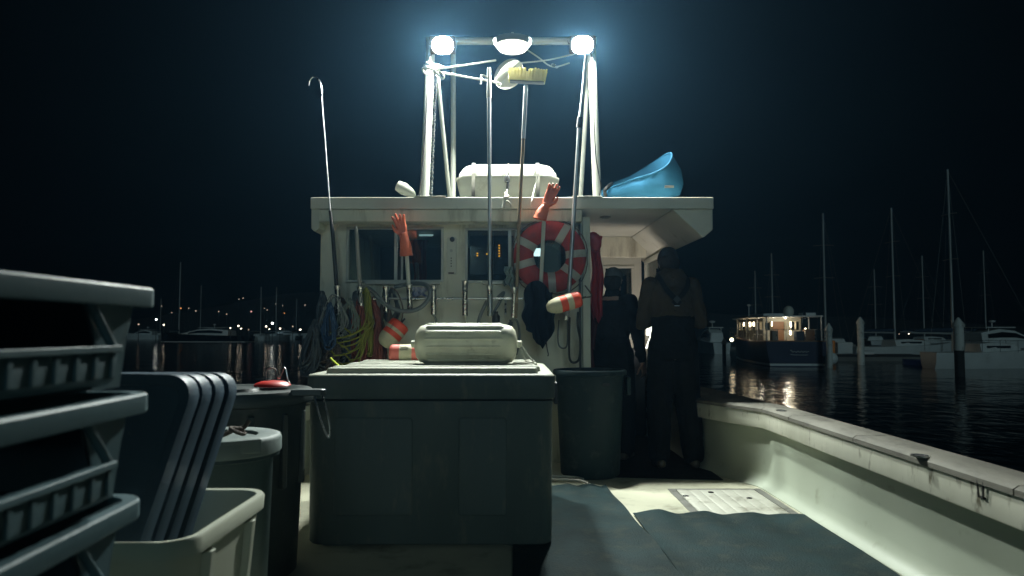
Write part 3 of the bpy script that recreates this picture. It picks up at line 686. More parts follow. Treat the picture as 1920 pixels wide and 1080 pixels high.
def tray_panel(y, xr, zt, wid, hgt, lean):
    """nested shallow tray on its end: rounded slab with a thick turned rim, leaning"""
    m = MB(); r = .075
    def ring(y_, inset, grow=0):
        out = []
        for v in rrect(wid - 2 * inset, hgt - 2 * inset, max(.02, r - inset), 0, 0, 0, 6):
            x, z = v.x, v.y; tz = (z + hgt / 2) / hgt
            x = x * (.86 + .14 * tz) + .22 * (z - hgt / 2)
            out.append(Vector((x, y_, z)))
        return out
    m.loft([ring(0.0, .03), ring(-.004, .028), ring(-.006, .012), ring(-.008, .0), ring(.052, -.001), ring(.062, .006), ring(.060, .014), ring(.020, .022), ring(.010, .03)])
    return m
ms = tray_panel(0, 0, 0, .60, .66, 0)
for i in range(4):
    y = 1.93 + i * .093; zt = at(350 + i * 26, 697 + i * .5, y).z; xr = at(354 + i * 25, 720, y).x
    m = MB(); lean = R(1.0 - i * .3)
    rot = Matrix.Rotation(lean, 3, 'Y') @ Matrix.Rotation(R(-3), 3, 'X')
    vs = [rot @ v for v in ms.v]; mxx = max(v.x for v in vs); mxz = max(v.z for v in vs)
    off = Vector((xr - mxx, y, zt - mxz))
    m.add([v + off for v in vs], ms.f)
    o = m.build('nested_tray', M_navy, None, sharp=45)
    tag(o, ['dark blue tray standing on end in the cream tub, nearest of the four', 'second nearest of the dark blue trays standing on end in the cream tub',
            'third dark blue tray from the camera, standing on end in the cream tub', 'dark blue tray standing on end in the cream tub, nearest to the pale pail'][i], 'tray', 'dark blue trays standing in the cream tub')

# ---- stack of blue-grey front-opening bins (open face towards the aisle)
bw, bd = .46, .72     # x, y size at rim
bx1, by1 = -.690, 1.49
def make_bin():
    root = empty('stacking_bin', (0, 0, 0))
    # walls: local frame: +x face at x=0, far end at y=0, rim top z=0, height .185
    Hh = .188; tp = .022
    def P(x, y, z): return Vector((x, y, z))
    b = MB()
    # far, left and near walls plus floor (tapered), wall thickness 6 mm
    def ring(z, inset): return [v for v in rrect(bw - 2 * inset, bd - 2 * inset, .05, z, -bw / 2 - .012, -bd / 2 - .012, 5)]
    o_ = [ring(-.002, .012), ring(-Hh, .012 + tp)]
    i_ = [ring(-Hh + .006, .018 + tp), ring(-.002, .018)]
    n = len(o_[0])
    # faces whose midpoint lies on +x side within the cut-out are skipped and rebuilt as lip
    rings = [o_[0], o_[1]]
    vs = []; fs = []
    def quad(a, c, d, e):
        k = len(vs); vs.extend([a, c, d, e]); fs.append((k, k + 1, k + 2, k + 3))
    for j in range(n):
        k = (j + 1) % n
        mid = (o_[0][j] + o_[0][k]) / 2; straight = abs(o_[0][j].y - o_[0][k].y) > .3 and mid.x > -.1
        if not straight:
            quad(o_[0][j], o_[0][k], o_[1][k], o_[1][j]); quad(i_[1][j], i_[1][k], i_[0][k], i_[0][j])
        else:
            ya, yb = sorted((o_[0][j].y, o_[0][k].y)); xo0 = o_[0][j].x; xo1 = o_[1][j].x
            for dx in (0, -.006):
                T = lambda y, z: P(xo0 + dx + (xo1 - xo0) * (-z / Hh), y, z)
                c0 = yb - .175; c1 = yb - .095   # sloping edge of the opening: top further from the end
                d0 = ya + .03; d1 = ya + .03
                zb = -.116
                quad(T(c0, 0), T(yb, 0), T(yb, zb), T(c1, zb)); quad(T(c1, zb), T(yb, zb), T(yb, -Hh), T(c1, -Hh))
                quad(T(ya, 0), T(d0, 0), T(d0, zb), T(ya, zb)); quad(T(ya, zb), T(d0, zb), T(d0, -Hh), T(ya, -Hh))
            SL = (xo0, xo1, ya, yb, c0, c1, d0, zb)
    b.add(vs, fs); b.loft([o_[1], i_[0]], True, True)
    b.build('bin_body', M_bin, root, local=True, sharp=50)
    xo0, xo1, ya, yb, c0, c1, d0, zb = SL
    # projecting scoop with ribs
    b = MB(); xm = xo0 + (xo1 - xo0) * (-zb / Hh)
    prof = [(xm - .004, zb), (xm + .030, zb + .004), (xm + .034, zb - .004), (xm + .032, zb - .050), (xm + .020, zb - .060), (xo1 + .002, -Hh + .006), (xo1 - .006, -Hh + .006)]
    b.loft([[P(x, y, z) for x, z in prof] for y in (d0 + .002, c1 + .004)]); b.build('scoop', M_bin, root, local=True, bevel=.004)
    b = MB()
    y = d0 + .02
    while y < c1 - .01: b.bb(xm + .030, xm + .0375, y, y + .013, zb - .048, zb - .006); y += .054
    b.bb(xm + .026, xm + .042, d0, c1 + .006, zb - .004, zb + .008)
    b.build('scoop_rib', M_bin, root, local=True, bevel=.002)
    # raised edge round the cut-out
    for ya_, yb_ in ((c0 - .002, c1), (d0, d0)):
        b = MB(); b.tube([P(xo0 + .004, ya_, -.012), P(xm + .028, yb_, zb + .004)], .008, 8); b.build('opening_edge', M_bin, root, local=True)
    # rim band all round
    b = MB(); cxr, cyr = -bw / 2 - .012 + .0, -bd / 2 - .012
    def rr(w, z): return [v for v in rrect(bw + w, bd + w, .062, z, cxr, cyr, 7)]
    b.loft([rr(.0, -.037), rr(.022, -.037), rr(.026, -.033), rr(.026, -.004), rr(.020, 0), rr(-.018, 0), rr(-.03, -.006), rr(-.03, -.02)], False, False); b.build('rim', M_bin, root, local=True, sharp=28)
    return root
pb_ = make_bin()
LB = ['topmost blue-grey open-front bin of the stack at the left edge', 'blue-grey open-front bin directly beneath the topmost one of the stack',
      'third blue-grey open-front bin down, level with the cream tub rim', 'fourth blue-grey open-front bin down in the stack at the left edge', 'fifth blue-grey open-front bin down in the stack', 'lowest blue-grey open-front bin, standing on the deck under the stack']
zs = [1.232, 1.032, .835, .64, .445, .25]
for i, z in enumerate(zs):
    o = pb_ if i == 0 else copy_tree(pb_)
    o.location = (bx1 + (-.004, -.006, -.012, 0, -.006, .003)[i], by1 + (.0, -.012, -.02, -.01, 0, -.01)[i], z); o.rotation_euler = (0, 0, R((0, 2.2, 3.0, .5, -1, 1)[i]))
    tag(o, LB[i], 'storage bin', 'blue-grey bins stacked at the left edge')
b = MB(); b.loft([[v for v in rrect(bw - .03 - i, bd - .03 - i, .05, z, bx1 - bw / 2 - .012, by1 - bd / 2 - .012, 6)] for z, i in ((1.222, 0), (1.228, 0), (1.2305, .01))]); tag(b.build('bin_light_cover', M_bin, None), 'unseen flat blue-grey cover added to darken the inside of the topmost bin', 'lid')  # out of sight, added to keep light out of the top bin
# plinth under the stack
b = MB(); b.box((bx1 - bw / 2, by1 - bd / 2, .038), (bw - .02, bd - .02, .072)); tag(b.build('wooden_pallet', M_wood, None, bevel=.006), 'low brown wooden pallet under the stack of blue-grey bins', 'pallet')

# ---- rubber mats on the deck
def mat_sheet(name, quad, label, wav=.012, seed=0, n=44, m=34):
    A, B, C_, D = [Vector(q) for q in quad]; rnd = random.Random(seed); ph = [rnd.uniform(0, 6) for _ in range(6)]
    top = []; 
    for j in range(m + 1):
        for i in range(n + 1):
            s, t = i / n, j / m
            p = (A * (1 - s) + B * s) * (1 - t) + (D * (1 - s) + C_ * s) * t
            edge = max(0, t - .8) * 5
            z = .012 + .004 * math.sin(7 * s + ph[0]) * math.sin(5 * t + ph[1]) + .003 * math.sin(17 * s + 9 * t + ph[2]) * math.sin(13 * t - 6 * s + ph[3]) + .003
            z += edge * wav * (1 + math.sin(s * 24 + ph[2])) * .8 + max(0, abs(s - .5) * 2 - .85) * 5 * .006 * (1 + math.sin(t * 19 + ph[3]))
            p.y += .018 * edge * math.sin(s * 21 + ph[4]) + .008 * edge * math.sin(s * 47 + ph[5])
            top.append(Vector((p.x, p.y, max(.006, z))))
    N = (n + 1) * (m + 1); fs = []
    bot = [v - V(0, 0, .004) for v in top]
    idx = lambda i, j: j * (n + 1) + i
    for j in range(m):
        for i in range(n):
            fs.append((idx(i, j), idx(i + 1, j), idx(i + 1, j + 1), idx(i, j + 1))); fs.append((N + idx(i, j), N + idx(i, j + 1), N + idx(i + 1, j + 1), N + idx(i + 1, j)))
    for i in range(n):
        fs.append((idx(i, 0), N + idx(i, 0), N + idx(i + 1, 0), idx(i + 1, 0))); fs.append((idx(i, m), idx(i + 1, m), N + idx(i + 1, m), N + idx(i, m)))
    for j in range(m):
        fs.append((idx(0, j), idx(0, j + 1), N + idx(0, j + 1), N + idx(0, j))); fs.append((idx(n, j), N + idx(n, j), N + idx(n, j + 1), idx(n, j + 1)))
    b = MB(); b.add(top + bot, fs); o = b.build(name, M_mat, None, sharp=60); return tag(o, label, 'deck mat')
a = onz(1046, 914, 0); c = onz(1136, 916, 0); d = onz(1198, 1010, 0)
mat_sheet('deck_mat', [(.0, 3.2, 0), (.82, 3.2, 0), (c.x, c.y, 0), (.02, a.y, 0)], 'slate rubber mat running along the right side of the tote', seed=2)
a = onz(1186, 965, 0); c = onz(1545, 972, 0)
mat_sheet('deck_mat', [(-.62, .5, 0), (.80, .5, 0), (.80, 3.1, 0), (-.62, 3.1, 0)], 'unseen slate rubber mat added between the bins and the tote to cut bounce light', seed=7)  # added out of view so the foreground deck bounces less
mat_sheet('deck_mat', [(-1.6, -2.4, 0), (1.75, -2.4, 0), (1.75, .42, 0), (-1.6, .42, 0)], 'unseen slate rubber mat added on the aft deck to cut its bounce light', seed=8)  # added behind the camera to dim the bounce onto the tote
mat_sheet('deck_mat', [(.86, .6, .008), (1.80, .6, 0), (1.80, c.y - .0, 0), (a.x, a.y, .006)], 'slate rubber mat with a wavy front edge lying in front of the deck hatch', seed=5)
M_shade_sheet = mat('black_shade_sheet', (.007, .009, .010), .9, spec=.15, bump=.3, bscale=160)  # near-black colour stands in for deep shade on the passage deck
b = MB(); b.loft([[Vector((x, y, z)) for x, y in ((.72, 5.92), (1.62, 5.80), (1.60, 8.15), (.72, 8.15))] for z in (.005, .013)]); tag(b.build('passage_shade_sheet', M_shade_sheet, None, bevel=.003), 'black sheet added for the dark shade on the passage floor under the person in brown', 'deck mat')
# hose ends on the deck by the round can
b = MB()
for k, (x0, y0) in enumerate(((1040, 893), (1048, 899))):
    p = onz(x0, y0, .02); b.tube(cr([p + V(-.3, .1, 0), p, p + V(.08, -.02, 0), p + V(.16, -.05, 0), p + V(.21, -.12 - k * .05, 0)], 6), .011, 10)
tag(b.build('deck_hose', M_frame, None), 'pale hose lying on the deck at the foot of the slate can', 'hose')
# small gaff stub lying by the tote foot
# ================================================================ POLES, GLOVES, RING, ROPES ON THE CABIN WALL
YP = 6.30
def T(m, pts, r, n=10, **k): m.tube(pts, r, n, **k); return m
# gaff with hook
g = tag(empty('gaff', at(632, 545, YP)), 'long thin gaff with bent steel hook at the port end of the rod rail', 'gaff')
b = MB(); b.tube([at(632, 548, YP), at(624, 440, YP), at(619, 395, YP)], [.018, .016, .013], 12); b.build('grip', M_blk, g)
b = MB(); b.tube([at(619, 396, YP), at(609, 260, YP), at(603, 183, YP)], [.008, .006, .0045], 10); b.build('shaft', M_alu, g)
b = MB(); b.tube(cr([at(603, 184, YP), at(603, 168, YP), at(599, 152, YP), at(590, 144, YP), at(582, 148, YP), at(579, 161, YP)], 6), [.006] * 26 + [.005, .004, .003, .002, .001], 8); b.build('hook', M_steel, g)
# boat hook
g = tag(empty('boat_hook', at(919, 590, YP)), 'upright aluminium boat hook with hooked head at the middle of the cabin wall', 'boat hook')
b = MB(); b.tube([at(919, 592, YP), at(917, 180, YP)], .0165, 14); b.build('pole', M_alu, g)
b = MB(); b.tube([at(917, 183, YP), at(917, 172, YP), at(917, 150, YP), at(917, 127, YP)], [.021, .021, .017, .014], 12)
b.tube(cr([at(917, 150, YP), at(908, 142, YP), at(903, 143, YP), at(902, 152, YP), at(901, 158, YP)], 5), .008, 8); b.build('hook_head', M_frame, g)
# deck brush
g = tag(empty('deck_brush', at(968, 560, YP)), 'yellow bristled deck brush standing head up on a worn brown handle', 'brush')
b = MB(); b.tube([at(967, 596, YP), at(974, 400, YP), at(986, 165, YP - .05)], .0155, 12); b.build('handle', M_wood, g)
b = MB(); b.tube([at(981, 260, YP - .03), at(986, 160, YP - .05)], .018, 12); b.build('ferrule', M_alu, g)
pc = at(988, 152, YP - .05); Rb = Matrix.Rotation(R(3), 3, 'Y')
b = MB(); b.box(pc + V(0, 0, -.008), (.29, .075, .016), M=Rb); b.build('brush_block', M_blk, g, bevel=.006)
pc = pc + V(0, 0, -.01); b = MB(); rnd = random.Random(4)
for i in range(26):
    for j in range(8):
        x = -.148 + .296 * i / 25; y = -.038 + .076 * j / 7; L_ = .105 + rnd.uniform(-.010, .006) - (.028 if 11 < i < 14 else 0)
        q0 = pc + Rb @ V(x, y, .003); q1 = pc + Rb @ V(x * 1.06 + rnd.uniform(-.006, .006), y * 1.25 + rnd.uniform(-.006, .006), L_)
        b.tube([q0, (q0 + q1) / 2, q1], [.007, .0075, .008], 6)
b.build('bristles', M_brush, g)
# telescopic pole
g = tag(empty('telescopic_pole', at(1064, 590, YP)), 'tall leaning telescopic aluminium pole in front of the red life ring', 'pole')
b = MB(); b.tube([at(1064, 592, YP), at(1087, 226, YP)], .0175, 14); b.build('lower_tube', M_alu, g)
b = MB(); b.tube([at(1085, 240, YP), at(1087, 220, YP)], [.024, .021], 14); b.build('collar', M_blk, g)
b = MB(); b.tube([at(1087, 228, YP), at(1094, 160, YP), at(1099, 100, YP - .02)], [.0145, .013, .011], 12); b.build('upper_tube', M_alu, g)
# short stubs
g = tag(empty('wooden_pole', at(675, 560, YP)), 'short pale wooden stick in the rod rail before the port window edge', 'pole')
b = MB(); b.tube([at(677, 568, YP), at(668, 430, YP), at(667, 424, YP)], [.018, .016, .010], 10); b.build('shaft', mat('grey_wood', (.32, .31, .27), .7, scale=20, stretch=(1, 1, .15)), g)
# glove poles
for (x0, y0, x1, y1, lab) in ((767, 545, 762, 468, 'pole holding up the relaxed orange glove before the port window'), (1013, 560, 1020, 408, 'pole holding up the orange glove above the life ring')):
    b = MB(); b.tube([at(x0, y0, YP), at(x1, y1, YP)], .017, 12); tag(b.build('short_pole', M_whitepipe, None), 'white ' + lab, 'pole')
# second plain pole crossing low behind the ring
# ---- gloves
def glove(name, wrist, palm, cuff_dir, fdirs, side, label, sc=1.0, curl=.25):
    """wrist, palm: points; fdirs: list of (root offset along across, direction vec, length) built in a frame"""
    wrist = Vector(wrist); palm = Vector(palm); up = (palm - wrist).normalized()
    nrm = Vector((0, -1, .15)); nrm = (nrm - up * nrm.dot(up)).normalized(); ac = up.cross(nrm).normalized() * side
    b = MB(); cuff = Vector(cuff_dir)
    b.tube(cr([wrist + cuff, wrist + cuff * .55 - ac * .004, wrist, wrist + up * .03 * sc], 4), [.062 * sc, .058 * sc, .056 * sc, .054 * sc, .053 * sc, .050 * sc, .046 * sc, .042 * sc, .038 * sc, .035 * sc, .034 * sc, .036 * sc, .038 * sc], 18)
    # palm as flattened set of capsules
    for k in range(4):
        o_ = ac * (k - 1.5) * .022 * sc
        b.cap_(wrist + up * .02 * sc + o_ * .6, .020 * sc, palm + up * .035 * sc + o_, .0165 * sc)
    lens = (.058, .072, .078, .068)
    for k in range(4):
        o_ = ac * (k - 1.5) * .024 * sc; a0 = palm + up * .038 * sc + o_; sp = ac * (k - 1.5) * fdirs
        L_ = lens[k] * sc; c_ = curl + .10 * math.sin(k * 2.1)
        d1 = (up + sp + nrm * c_ * .6).normalized(); d2 = (up + sp + nrm * c_ * 2.2).normalized(); d3 = (up + sp * .6 + nrm * c_ * 4).normalized()
        a1 = a0 + d1 * L_ * .46; a2 = a1 + d2 * L_ * .32; a3 = a2 + d3 * L_ * .24
        b.cap_(a0, .0130 * sc, a1, .0118 * sc); b.cap_(a1, .0118 * sc, a2, .0108 * sc); b.cap_(a2, .0108 * sc, a3, .0092 * sc)
    a0 = wrist + up * .035 * sc + ac * .030 * sc; d1 = (up * .75 + ac * .8 + nrm * .3).normalized()
    a1 = a0 + d1 * .040 * sc; a2 = a1 + (up * .95 + ac * .25 + nrm * .3).normalized() * .034 * sc; a3 = a2 + (up + nrm * .4).normalized() * .022 * sc
    b.cap_(a0, .018 * sc, a1, .0145 * sc); b.cap_(a1, .0145 * sc, a2, .0128 * sc); b.cap_(a2, .0128 * sc, a3, .0105 * sc)
    o = b.build(name, M_glove, None); remesh(o, .0042, 3, .006, .035); return tag(o, label, 'glove')
w = at(757, 443, YP - .02); p = at(752, 424, YP - .03)
glove('rubber_glove', w, p, at(762, 480, YP) - w, .20, -1, 'orange rubber glove with relaxed open fingers pulled over a pole before the port window', sc=.97, curl=.30)
w = at(1022, 388, YP - .02); p = at(1031, 368, YP - .03)
glove('rubber_glove', w, p, at(1012, 412, YP - .01) - w, .10, 1, 'orange rubber glove reaching above the roof edge over the red life ring', sc=1.0, curl=.22)

# ---- life ring
lc = at(1031, 481, 6.42); RR, rr_ = .228, .087
ring = tag(empty('life_ring', lc - V(0, 0, RR + rr_)), 'faded red life ring with white reflective bands hanging on the cabin wall', 'life ring')
def torus_arc(mb, c, R1, r1, a0, a1, n=20, m=20, fl=1.0, cap=True):
    rings = []
    for i in range(n + 1):
        a = a0 + (a1 - a0) * i / n; rd = Vector((math.cos(a), 0, math.sin(a)))
        rings.append([c + rd * (R1 + r1 * math.cos(2 * math.pi * j / m)) + Vector((0, r1 * fl * math.sin(2 * math.pi * j / m), 0)) for j in range(m)])
    mb.loft(rings, cap, cap)
b = MB(); torus_arc(b, lc, RR, rr_, 0, 2 * math.pi, 96, 24, .62, False); b.build('ring_body', M_ring, ring)
for deg in (152, 60, 5, 322, 197, 274):
    a = R(deg); b = MB(); rd_ = V(math.cos(a), 0, math.sin(a)); tn_ = V(-math.sin(a), 0, math.cos(a))
    b.loft([[lc + rd_ * (RR - t * t * 2 + (rr_ + .004) * math.cos(2 * math.pi * j / 24)) + tn_ * t + V(0, (rr_ + .004) * .64 * math.sin(2 * math.pi * j / 24), 0) for j in range(24)] for t in (-.032, -.016, 0, .016, .032)]); b.build('reflective_band', M_tape, ring)
b = MB(); pts = []
for i in range(33):
    a = 2 * math.pi * i / 32; s = abs(math.sin(a * 2)); pts.append(lc + Vector((math.cos(a), 0, math.sin(a))) * (RR + rr_ + .005 + .02 * s) + V(0, -.01, -.01 * s))
b.tube(pts, .005, 8); b.build('grab_line', M_rope_n, ring)
b = MB(); b.tube([lc + V(0, .05, RR + .06), lc + V(0, .16, RR + .07)], .008); b.build('ring_hook', M_steel, boat)

# ---- dark cloth hanging
def drape(name, x0, x1, ztop, prof, Y, m, label, cat, seed=1, amp=.02, nn=60, mm=40, top=None, thick=.010):
    rnd = random.Random(seed); ph = [rnd.uniform(0, 6.28) for _ in range(6)]; vs = []
    for j in range(mm + 1):
        t = j / mm
        for i in range(nn + 1):
            s = i / nn; x = x0 + (x1 - x0) * s; zb = prof(s); zt = ztop(s) if callable(ztop) else ztop
            z = zt + (zb - zt) * t
            y = Y + amp * (math.sin(s * 17 + ph[0] + t * 1.2) + .6 * math.sin(s * 31 + ph[1] - t * 2) + .5 * math.sin(t * 9 + s * 5 + ph[2])) * (.35 + .65 * t)
            xx = x + .01 * math.sin(t * 11 + ph[3]) + (s - .5) * .02 * math.sin(t * 7 + ph[4])
            vs.append(V(xx, y, z))
    N = len(vs); vs2 = [v + V(0, thick, 0) for v in vs]; fs = []; idx = lambda i, j: j * (nn + 1) + i
    for j in range(mm):
        for i in range(nn):
            a, c, d, e = idx(i, j), idx(i + 1, j), idx(i + 1, j + 1), idx(i, j + 1); fs += [(a, c, d, e), (N + a, N + e, N + d, N + c)]
    for i in range(nn): fs += [(idx(i, 0), N + idx(i, 0), N + idx(i + 1, 0), idx(i + 1, 0)), (idx(i, mm), idx(i + 1, mm), N + idx(i + 1, mm), N + idx(i, mm))]
    for j in range(mm): fs += [(idx(0, j), idx(0, j + 1), N + idx(0, j + 1), N + idx(0, j)), (idx(nn, j), N + idx(nn, j), N + idx(nn, j + 1), idx(nn, j + 1))]
    b = MB(); b.add(vs + vs2, fs); o = b.build(name, m, None, sharp=70); return tag(o, label, cat)
yc = 6.22
pz = lambda py: at(1000, py, yc).z; pxx = lambda px: at(px, 600, yc).x
def cloth_bot(s):
    px = 980 + 64 * s
    K = [(980, 618), (986, 622), (994, 624), (996, 634), (1004, 644), (1012, 648), (1018, 655), (1024, 646), (1030, 638), (1036, 632), (1044, 620)]
    for (a, y0), (c, y1) in zip(K, K[1:]):
        if a <= px <= c: return pz(y0 + (y1 - y0) * (px - a) / (c - a))
    return pz(620)
def cloth_top(s):
    return pz(548 - 22 * math.sin(math.pi * min(1, s * 1.15)) ** .6)
drape('hanging_cloth', pxx(982), pxx(1040), cloth_top, cloth_bot, yc, M_cloth, 'dark navy cloth bundle hanging from the rail beneath the life ring', 'cloth', seed=3, amp=.022)
b = MB(); b.tube(cr([at(1024, 640, yc), at(1026, 655, yc), at(1028, 664, yc), at(1027, 668, yc)], 4), .005); tag(b.build('cord_end', M_blk, None), 'thin dark cord end dangling under the navy cloth bundle', 'cord')

# ---- red oilskin hanging in the doorway
yo = 6.72
zt_, zb_ = at(1110, 436, yo).z, at(1110, 700, yo).z
def oil(px0, px1, y0, y1, m, label, seed, amp=.02, Y=yo):
    x0, x1 = at(px0, 500, Y).x, at(px1, 500, Y).x; za, zc = at(px0, y0, Y).z, at(px0, y1, Y).z
    return drape('hanging_oilskin', x0, x1, lambda s: za - .03 * abs(s - .5), lambda s: zc + .03 * math.sin(s * 9), Y, m, label, 'oilskin', seed=seed, amp=amp, nn=36, mm=50)
oil(1108, 1130, 440, 600, M_redoil, 'red oilskin jacket hanging just inside the open doorway', 11)
oil(1104, 1118, 560, 760, mat('dark_maroon_oilskin', (.11, .015, .018), .6, bump=.3, bscale=20), 'dark maroon oilskin trousers hanging low inside the doorway beneath the red jacket', 14, Y=yo + .06)
b = MB(); p = at(1117, 455, yo - .03); b.ell(p, (.055, .04, .085)); b.ell(p + V(-.02, .01, .06), (.05, .035, .04)); o = b.build('oilskin_hood', M_redoil, None); remesh(o, .008, 3, .02, .05); tag(o, 'bunched red oilskin hood at the top of the doorway hook', 'hood')
# red jacket added in the cabin to stand for a reflected red figure
o = drape('red_figure_jacket', at(772, 500, 7.3).x, at(800, 500, 7.3).x, at(780, 450, 7.3).z, lambda s: at(780, 530, 7.3).z - .3, 7.3, M_redoil, 'red jacket added inside the cabin for the red figure reflected in the port window', 'jacket', seed=21, amp=.03)

# ---- coiled ropes and hoses on the wall
def hank(name, px, ptop, pbot, w, m, label, n=9, r=.008, Y=6.42, seed=0, cat='rope', dep=.07, sag=0, open_=.0):
    rnd = random.Random(seed); zt = at(px, ptop, Y); zb = at(px, pbot, Y); pts = []; K = 14
    for i in range(n):
        h = (zt.z - zb.z) * rnd.uniform(.72, 1.0); ww = w * rnd.uniform(.55, 1.15); cx0 = rnd.uniform(-.25, .25) * w; y0 = rnd.uniform(-dep, dep) * .6
        for k in range(K):
            a = 2 * math.pi * k / K
            f = (1 - math.cos(a)) / 2  # 0 at top, 1 bottom
            x = zt.x + cx0 * f + math.sin(a) * ww * (.35 + .65 * math.sin(f * math.pi / 2)) + sag * f + rnd.uniform(-.012, .012)
            z = zt.z - h * f + rnd.uniform(-.015, .015) - .02 * i / n
            y = Y + y0 * f + rnd.uniform(-.02, .02) - dep * .5 * math.sin(a)
            pts.append(V(x, y, z))
    b = MB(); b.tube(cr(pts, 4), r, 7); return tag(b.build(name, m, None), label, cat)
hank('rope_hank', 612, 585, 700, .16, M_rope_n, 'brown rope in a wide tangle hanging outside the port corner of the cabin', n=15, r=.0085, Y=6.36, seed=1, dep=.10, sag=-.05)
hank('rope_hank', 640, 572, 690, .10, M_rope_b, 'grey rope hank hanging beneath the gaff, left of the yellow rope', n=13, r=.008, Y=6.40, seed=2, dep=.09)
hank('rope_hank', 618, 570, 655, .06, M_rope_bl, 'glossy blue rope coil in front of the brown tangle', n=9, r=.008, Y=6.24, seed=3, dep=.05)
hank('rope_hank', 628, 552, 640, .13, mat('pale_grey_line', (.30, .31, .29), .7, bump=.5, bscale=300), 'thin pale grey line looped widely over the hanks at the port corner', n=6, r=.0045, Y=6.30, seed=9, dep=.05)
hank('rope_hank', 688, 540, 668, .06, M_rope_y, 'yellow rope hank hanging straight down near the port window', n=14, r=.009, Y=6.36, seed=4, dep=.07)
hank('rope_hank', 590, 600, 705, .09, M_rope_b, 'dark grey rope hank spilling over the side rail at the port cabin corner', n=14, r=.009, Y=6.30, seed=41, dep=.10, sag=-.06)
hank('rope_hank', 655, 560, 640, .11, mat('pale_green_line', (.24, .27, .22), .7, bump=.5, bscale=300), 'pale green-grey line in wide loops just left of the yellow rope', n=8, r=.005, Y=6.28, seed=42, dep=.06)
hank('rope_hank', 648, 590, 705, .13, mat('black_line', (.025, .027, .03), .7), 'black rope tangle low beneath the yellow loops', n=16, r=.010, Y=6.46, seed=43, dep=.08)
hank('rope_hank', 712, 590, 702, .07, mat('dark_red_brown_net', (.13, .05, .04), .85), 'dark reddish netting cord bunched behind the red and white buoy', n=14, r=.008, Y=6.48, seed=44, dep=.06)
hank('rope_hank', 735, 540, 610, .08, M_rope_b, 'grey rope hank on the rail inside the thick hose loop', n=8, r=.007, Y=6.44, seed=45, dep=.05)
hank('rope_hank', 957, 600, 665, .03, M_rope_b, 'slim grey cord hank under the brush holder', n=5, r=.005, Y=6.44, seed=46, dep=.03)
hank('rope_hank', 674, 560, 702, .07, M_rope_r, 'rust brown rope hank directly right of the yellow rope loops', n=12, r=.008, Y=6.34, seed=51, dep=.07)
hank('rope_hank', 604, 548, 640, .08, M_rope_b, 'dark blue-grey hank high at the port corner below the gaff grip', n=12, r=.010, Y=6.38, seed=52, dep=.07, sag=.04)
hank('rope_hank', 640, 560, 700, .16, M_rope_n, 'brown tangle of line spread behind all the other port hanks', n=18, r=.007, Y=6.5, seed=53, dep=.05)
drape('plastic_bag', at(946, 505, 6.5).x, at(966, 505, 6.5).x, at(950, 500, 6.5).z, lambda s: at(950, 538, 6.5).z + .02 * math.sin(s * 7), 6.48, mat('grey_green_film', (.25, .32, .30), .3), 'crumpled grey-green plastic bag hanging between the brush handle and life ring', 'bag', seed=61, amp=.02, nn=24, mm=24)
# yellow loops fanning to lower left
b = MB(); rnd = random.Random(8); 
for k in range(9):
    s0 = at(690 + rnd.uniform(-6, 10), 590 + k * 4, 6.26); e0 = at(640 + rnd.uniform(-16, 16), 622 + k * 8, 6.28 + rnd.uniform(-.06, .06)); mid = (s0 + e0) / 2 + V(.04, -.05, -.045 - .01 * k)
    b.tube(cr([s0, s0 + V(-.005, -.03, -.06), mid, e0 + V(.03, -.02, -.02), e0, e0 + V(-.05, .05, .03)], 6), .0075, 7)
tag(b.build('rope_loops', M_rope_y, None), 'loose yellow rope loops sweeping down to the left under the port window', 'rope')
b = MB(); b.tube([at(620, 672, 5.55), at(636, 687, 5.35)], .008, 8); tag(b.build('yellow_stick', mat('lime_plastic', (.5, .6, .05), .5), None), 'short lime yellow rod poking up behind the far left corner of the tote lid', 'rod')
hank('rope_hank', 700, 560, 702, .085, M_rope_r, 'rust red rope hank hanging between the yellow rope and the red and white buoy', n=16, r=.010, Y=6.40, seed=5, dep=.07)
hank('rope_hank', 722, 548, 640, .06, M_rope_n, 'brown rope hank on the rail above the red and white buoy', n=9, r=.008, Y=6.38, seed=6, dep=.06)
hank('rope_hank', 666, 548, 700, .06, M_rope_b, 'dark grey rope hank right behind the yellow loops', n=10, r=.009, Y=6.44, seed=7, dep=.06)
def hose(name, pts, r, m, label, k=8): 
    b = MB(); b.tube(cr(pts, k), r, 10); return tag(b.build(name, m, None), label, 'hose')
hose('hose_loop', [at(690, 540, 6.36), at(700, 548, 6.30), at(722, 570, 6.24), at(750, 583, 6.22), at(782, 580, 6.22), at(803, 562, 6.24), at(806, 545, 6.28), at(796, 533, 6.36), at(770, 532, 6.42), at(740, 538, 6.45)], .019, M_hose, 'thick grey hose hanging in a loop across the rod rail under the port window')
hose('hose_loop', [at(812, 588, 6.36), at(818, 605, 6.4), at(810, 622, 6.45), at(806, 650, 6.5)], .010, M_hose, 'thin grey hose dropping from the rail right of the hose loop')
hose('hose_loop', [at(918, 555, 6.44), at(908, 575, 6.42), at(898, 600, 6.42), at(895, 630, 6.45), at(893, 660, 6.5)], .016, M_hose, 'grey hose running down the wall left of the boat hook')
hose('hose_loop', [at(930, 560, 6.44), at(945, 548, 6.42), at(935, 570, 6.42), at(925, 590, 6.42), at(930, 615, 6.42), at(922, 640, 6.46)], .012, M_hose, 'grey hose crossing behind the brush handle')
hose('hose_loop', [at(965, 596, 6.36), at(972, 610, 6.4), at(974, 635, 6.44), at(968, 665, 6.5)], .010, M_hose, 'thin hose hanging under the brush holder')
hose('hose_loop', [at(872, 592, 6.36), at(874, 610, 6.4), at(873, 645, 6.48)], .006, M_rope_w, 'thin pale cord hanging from the middle rod holder')
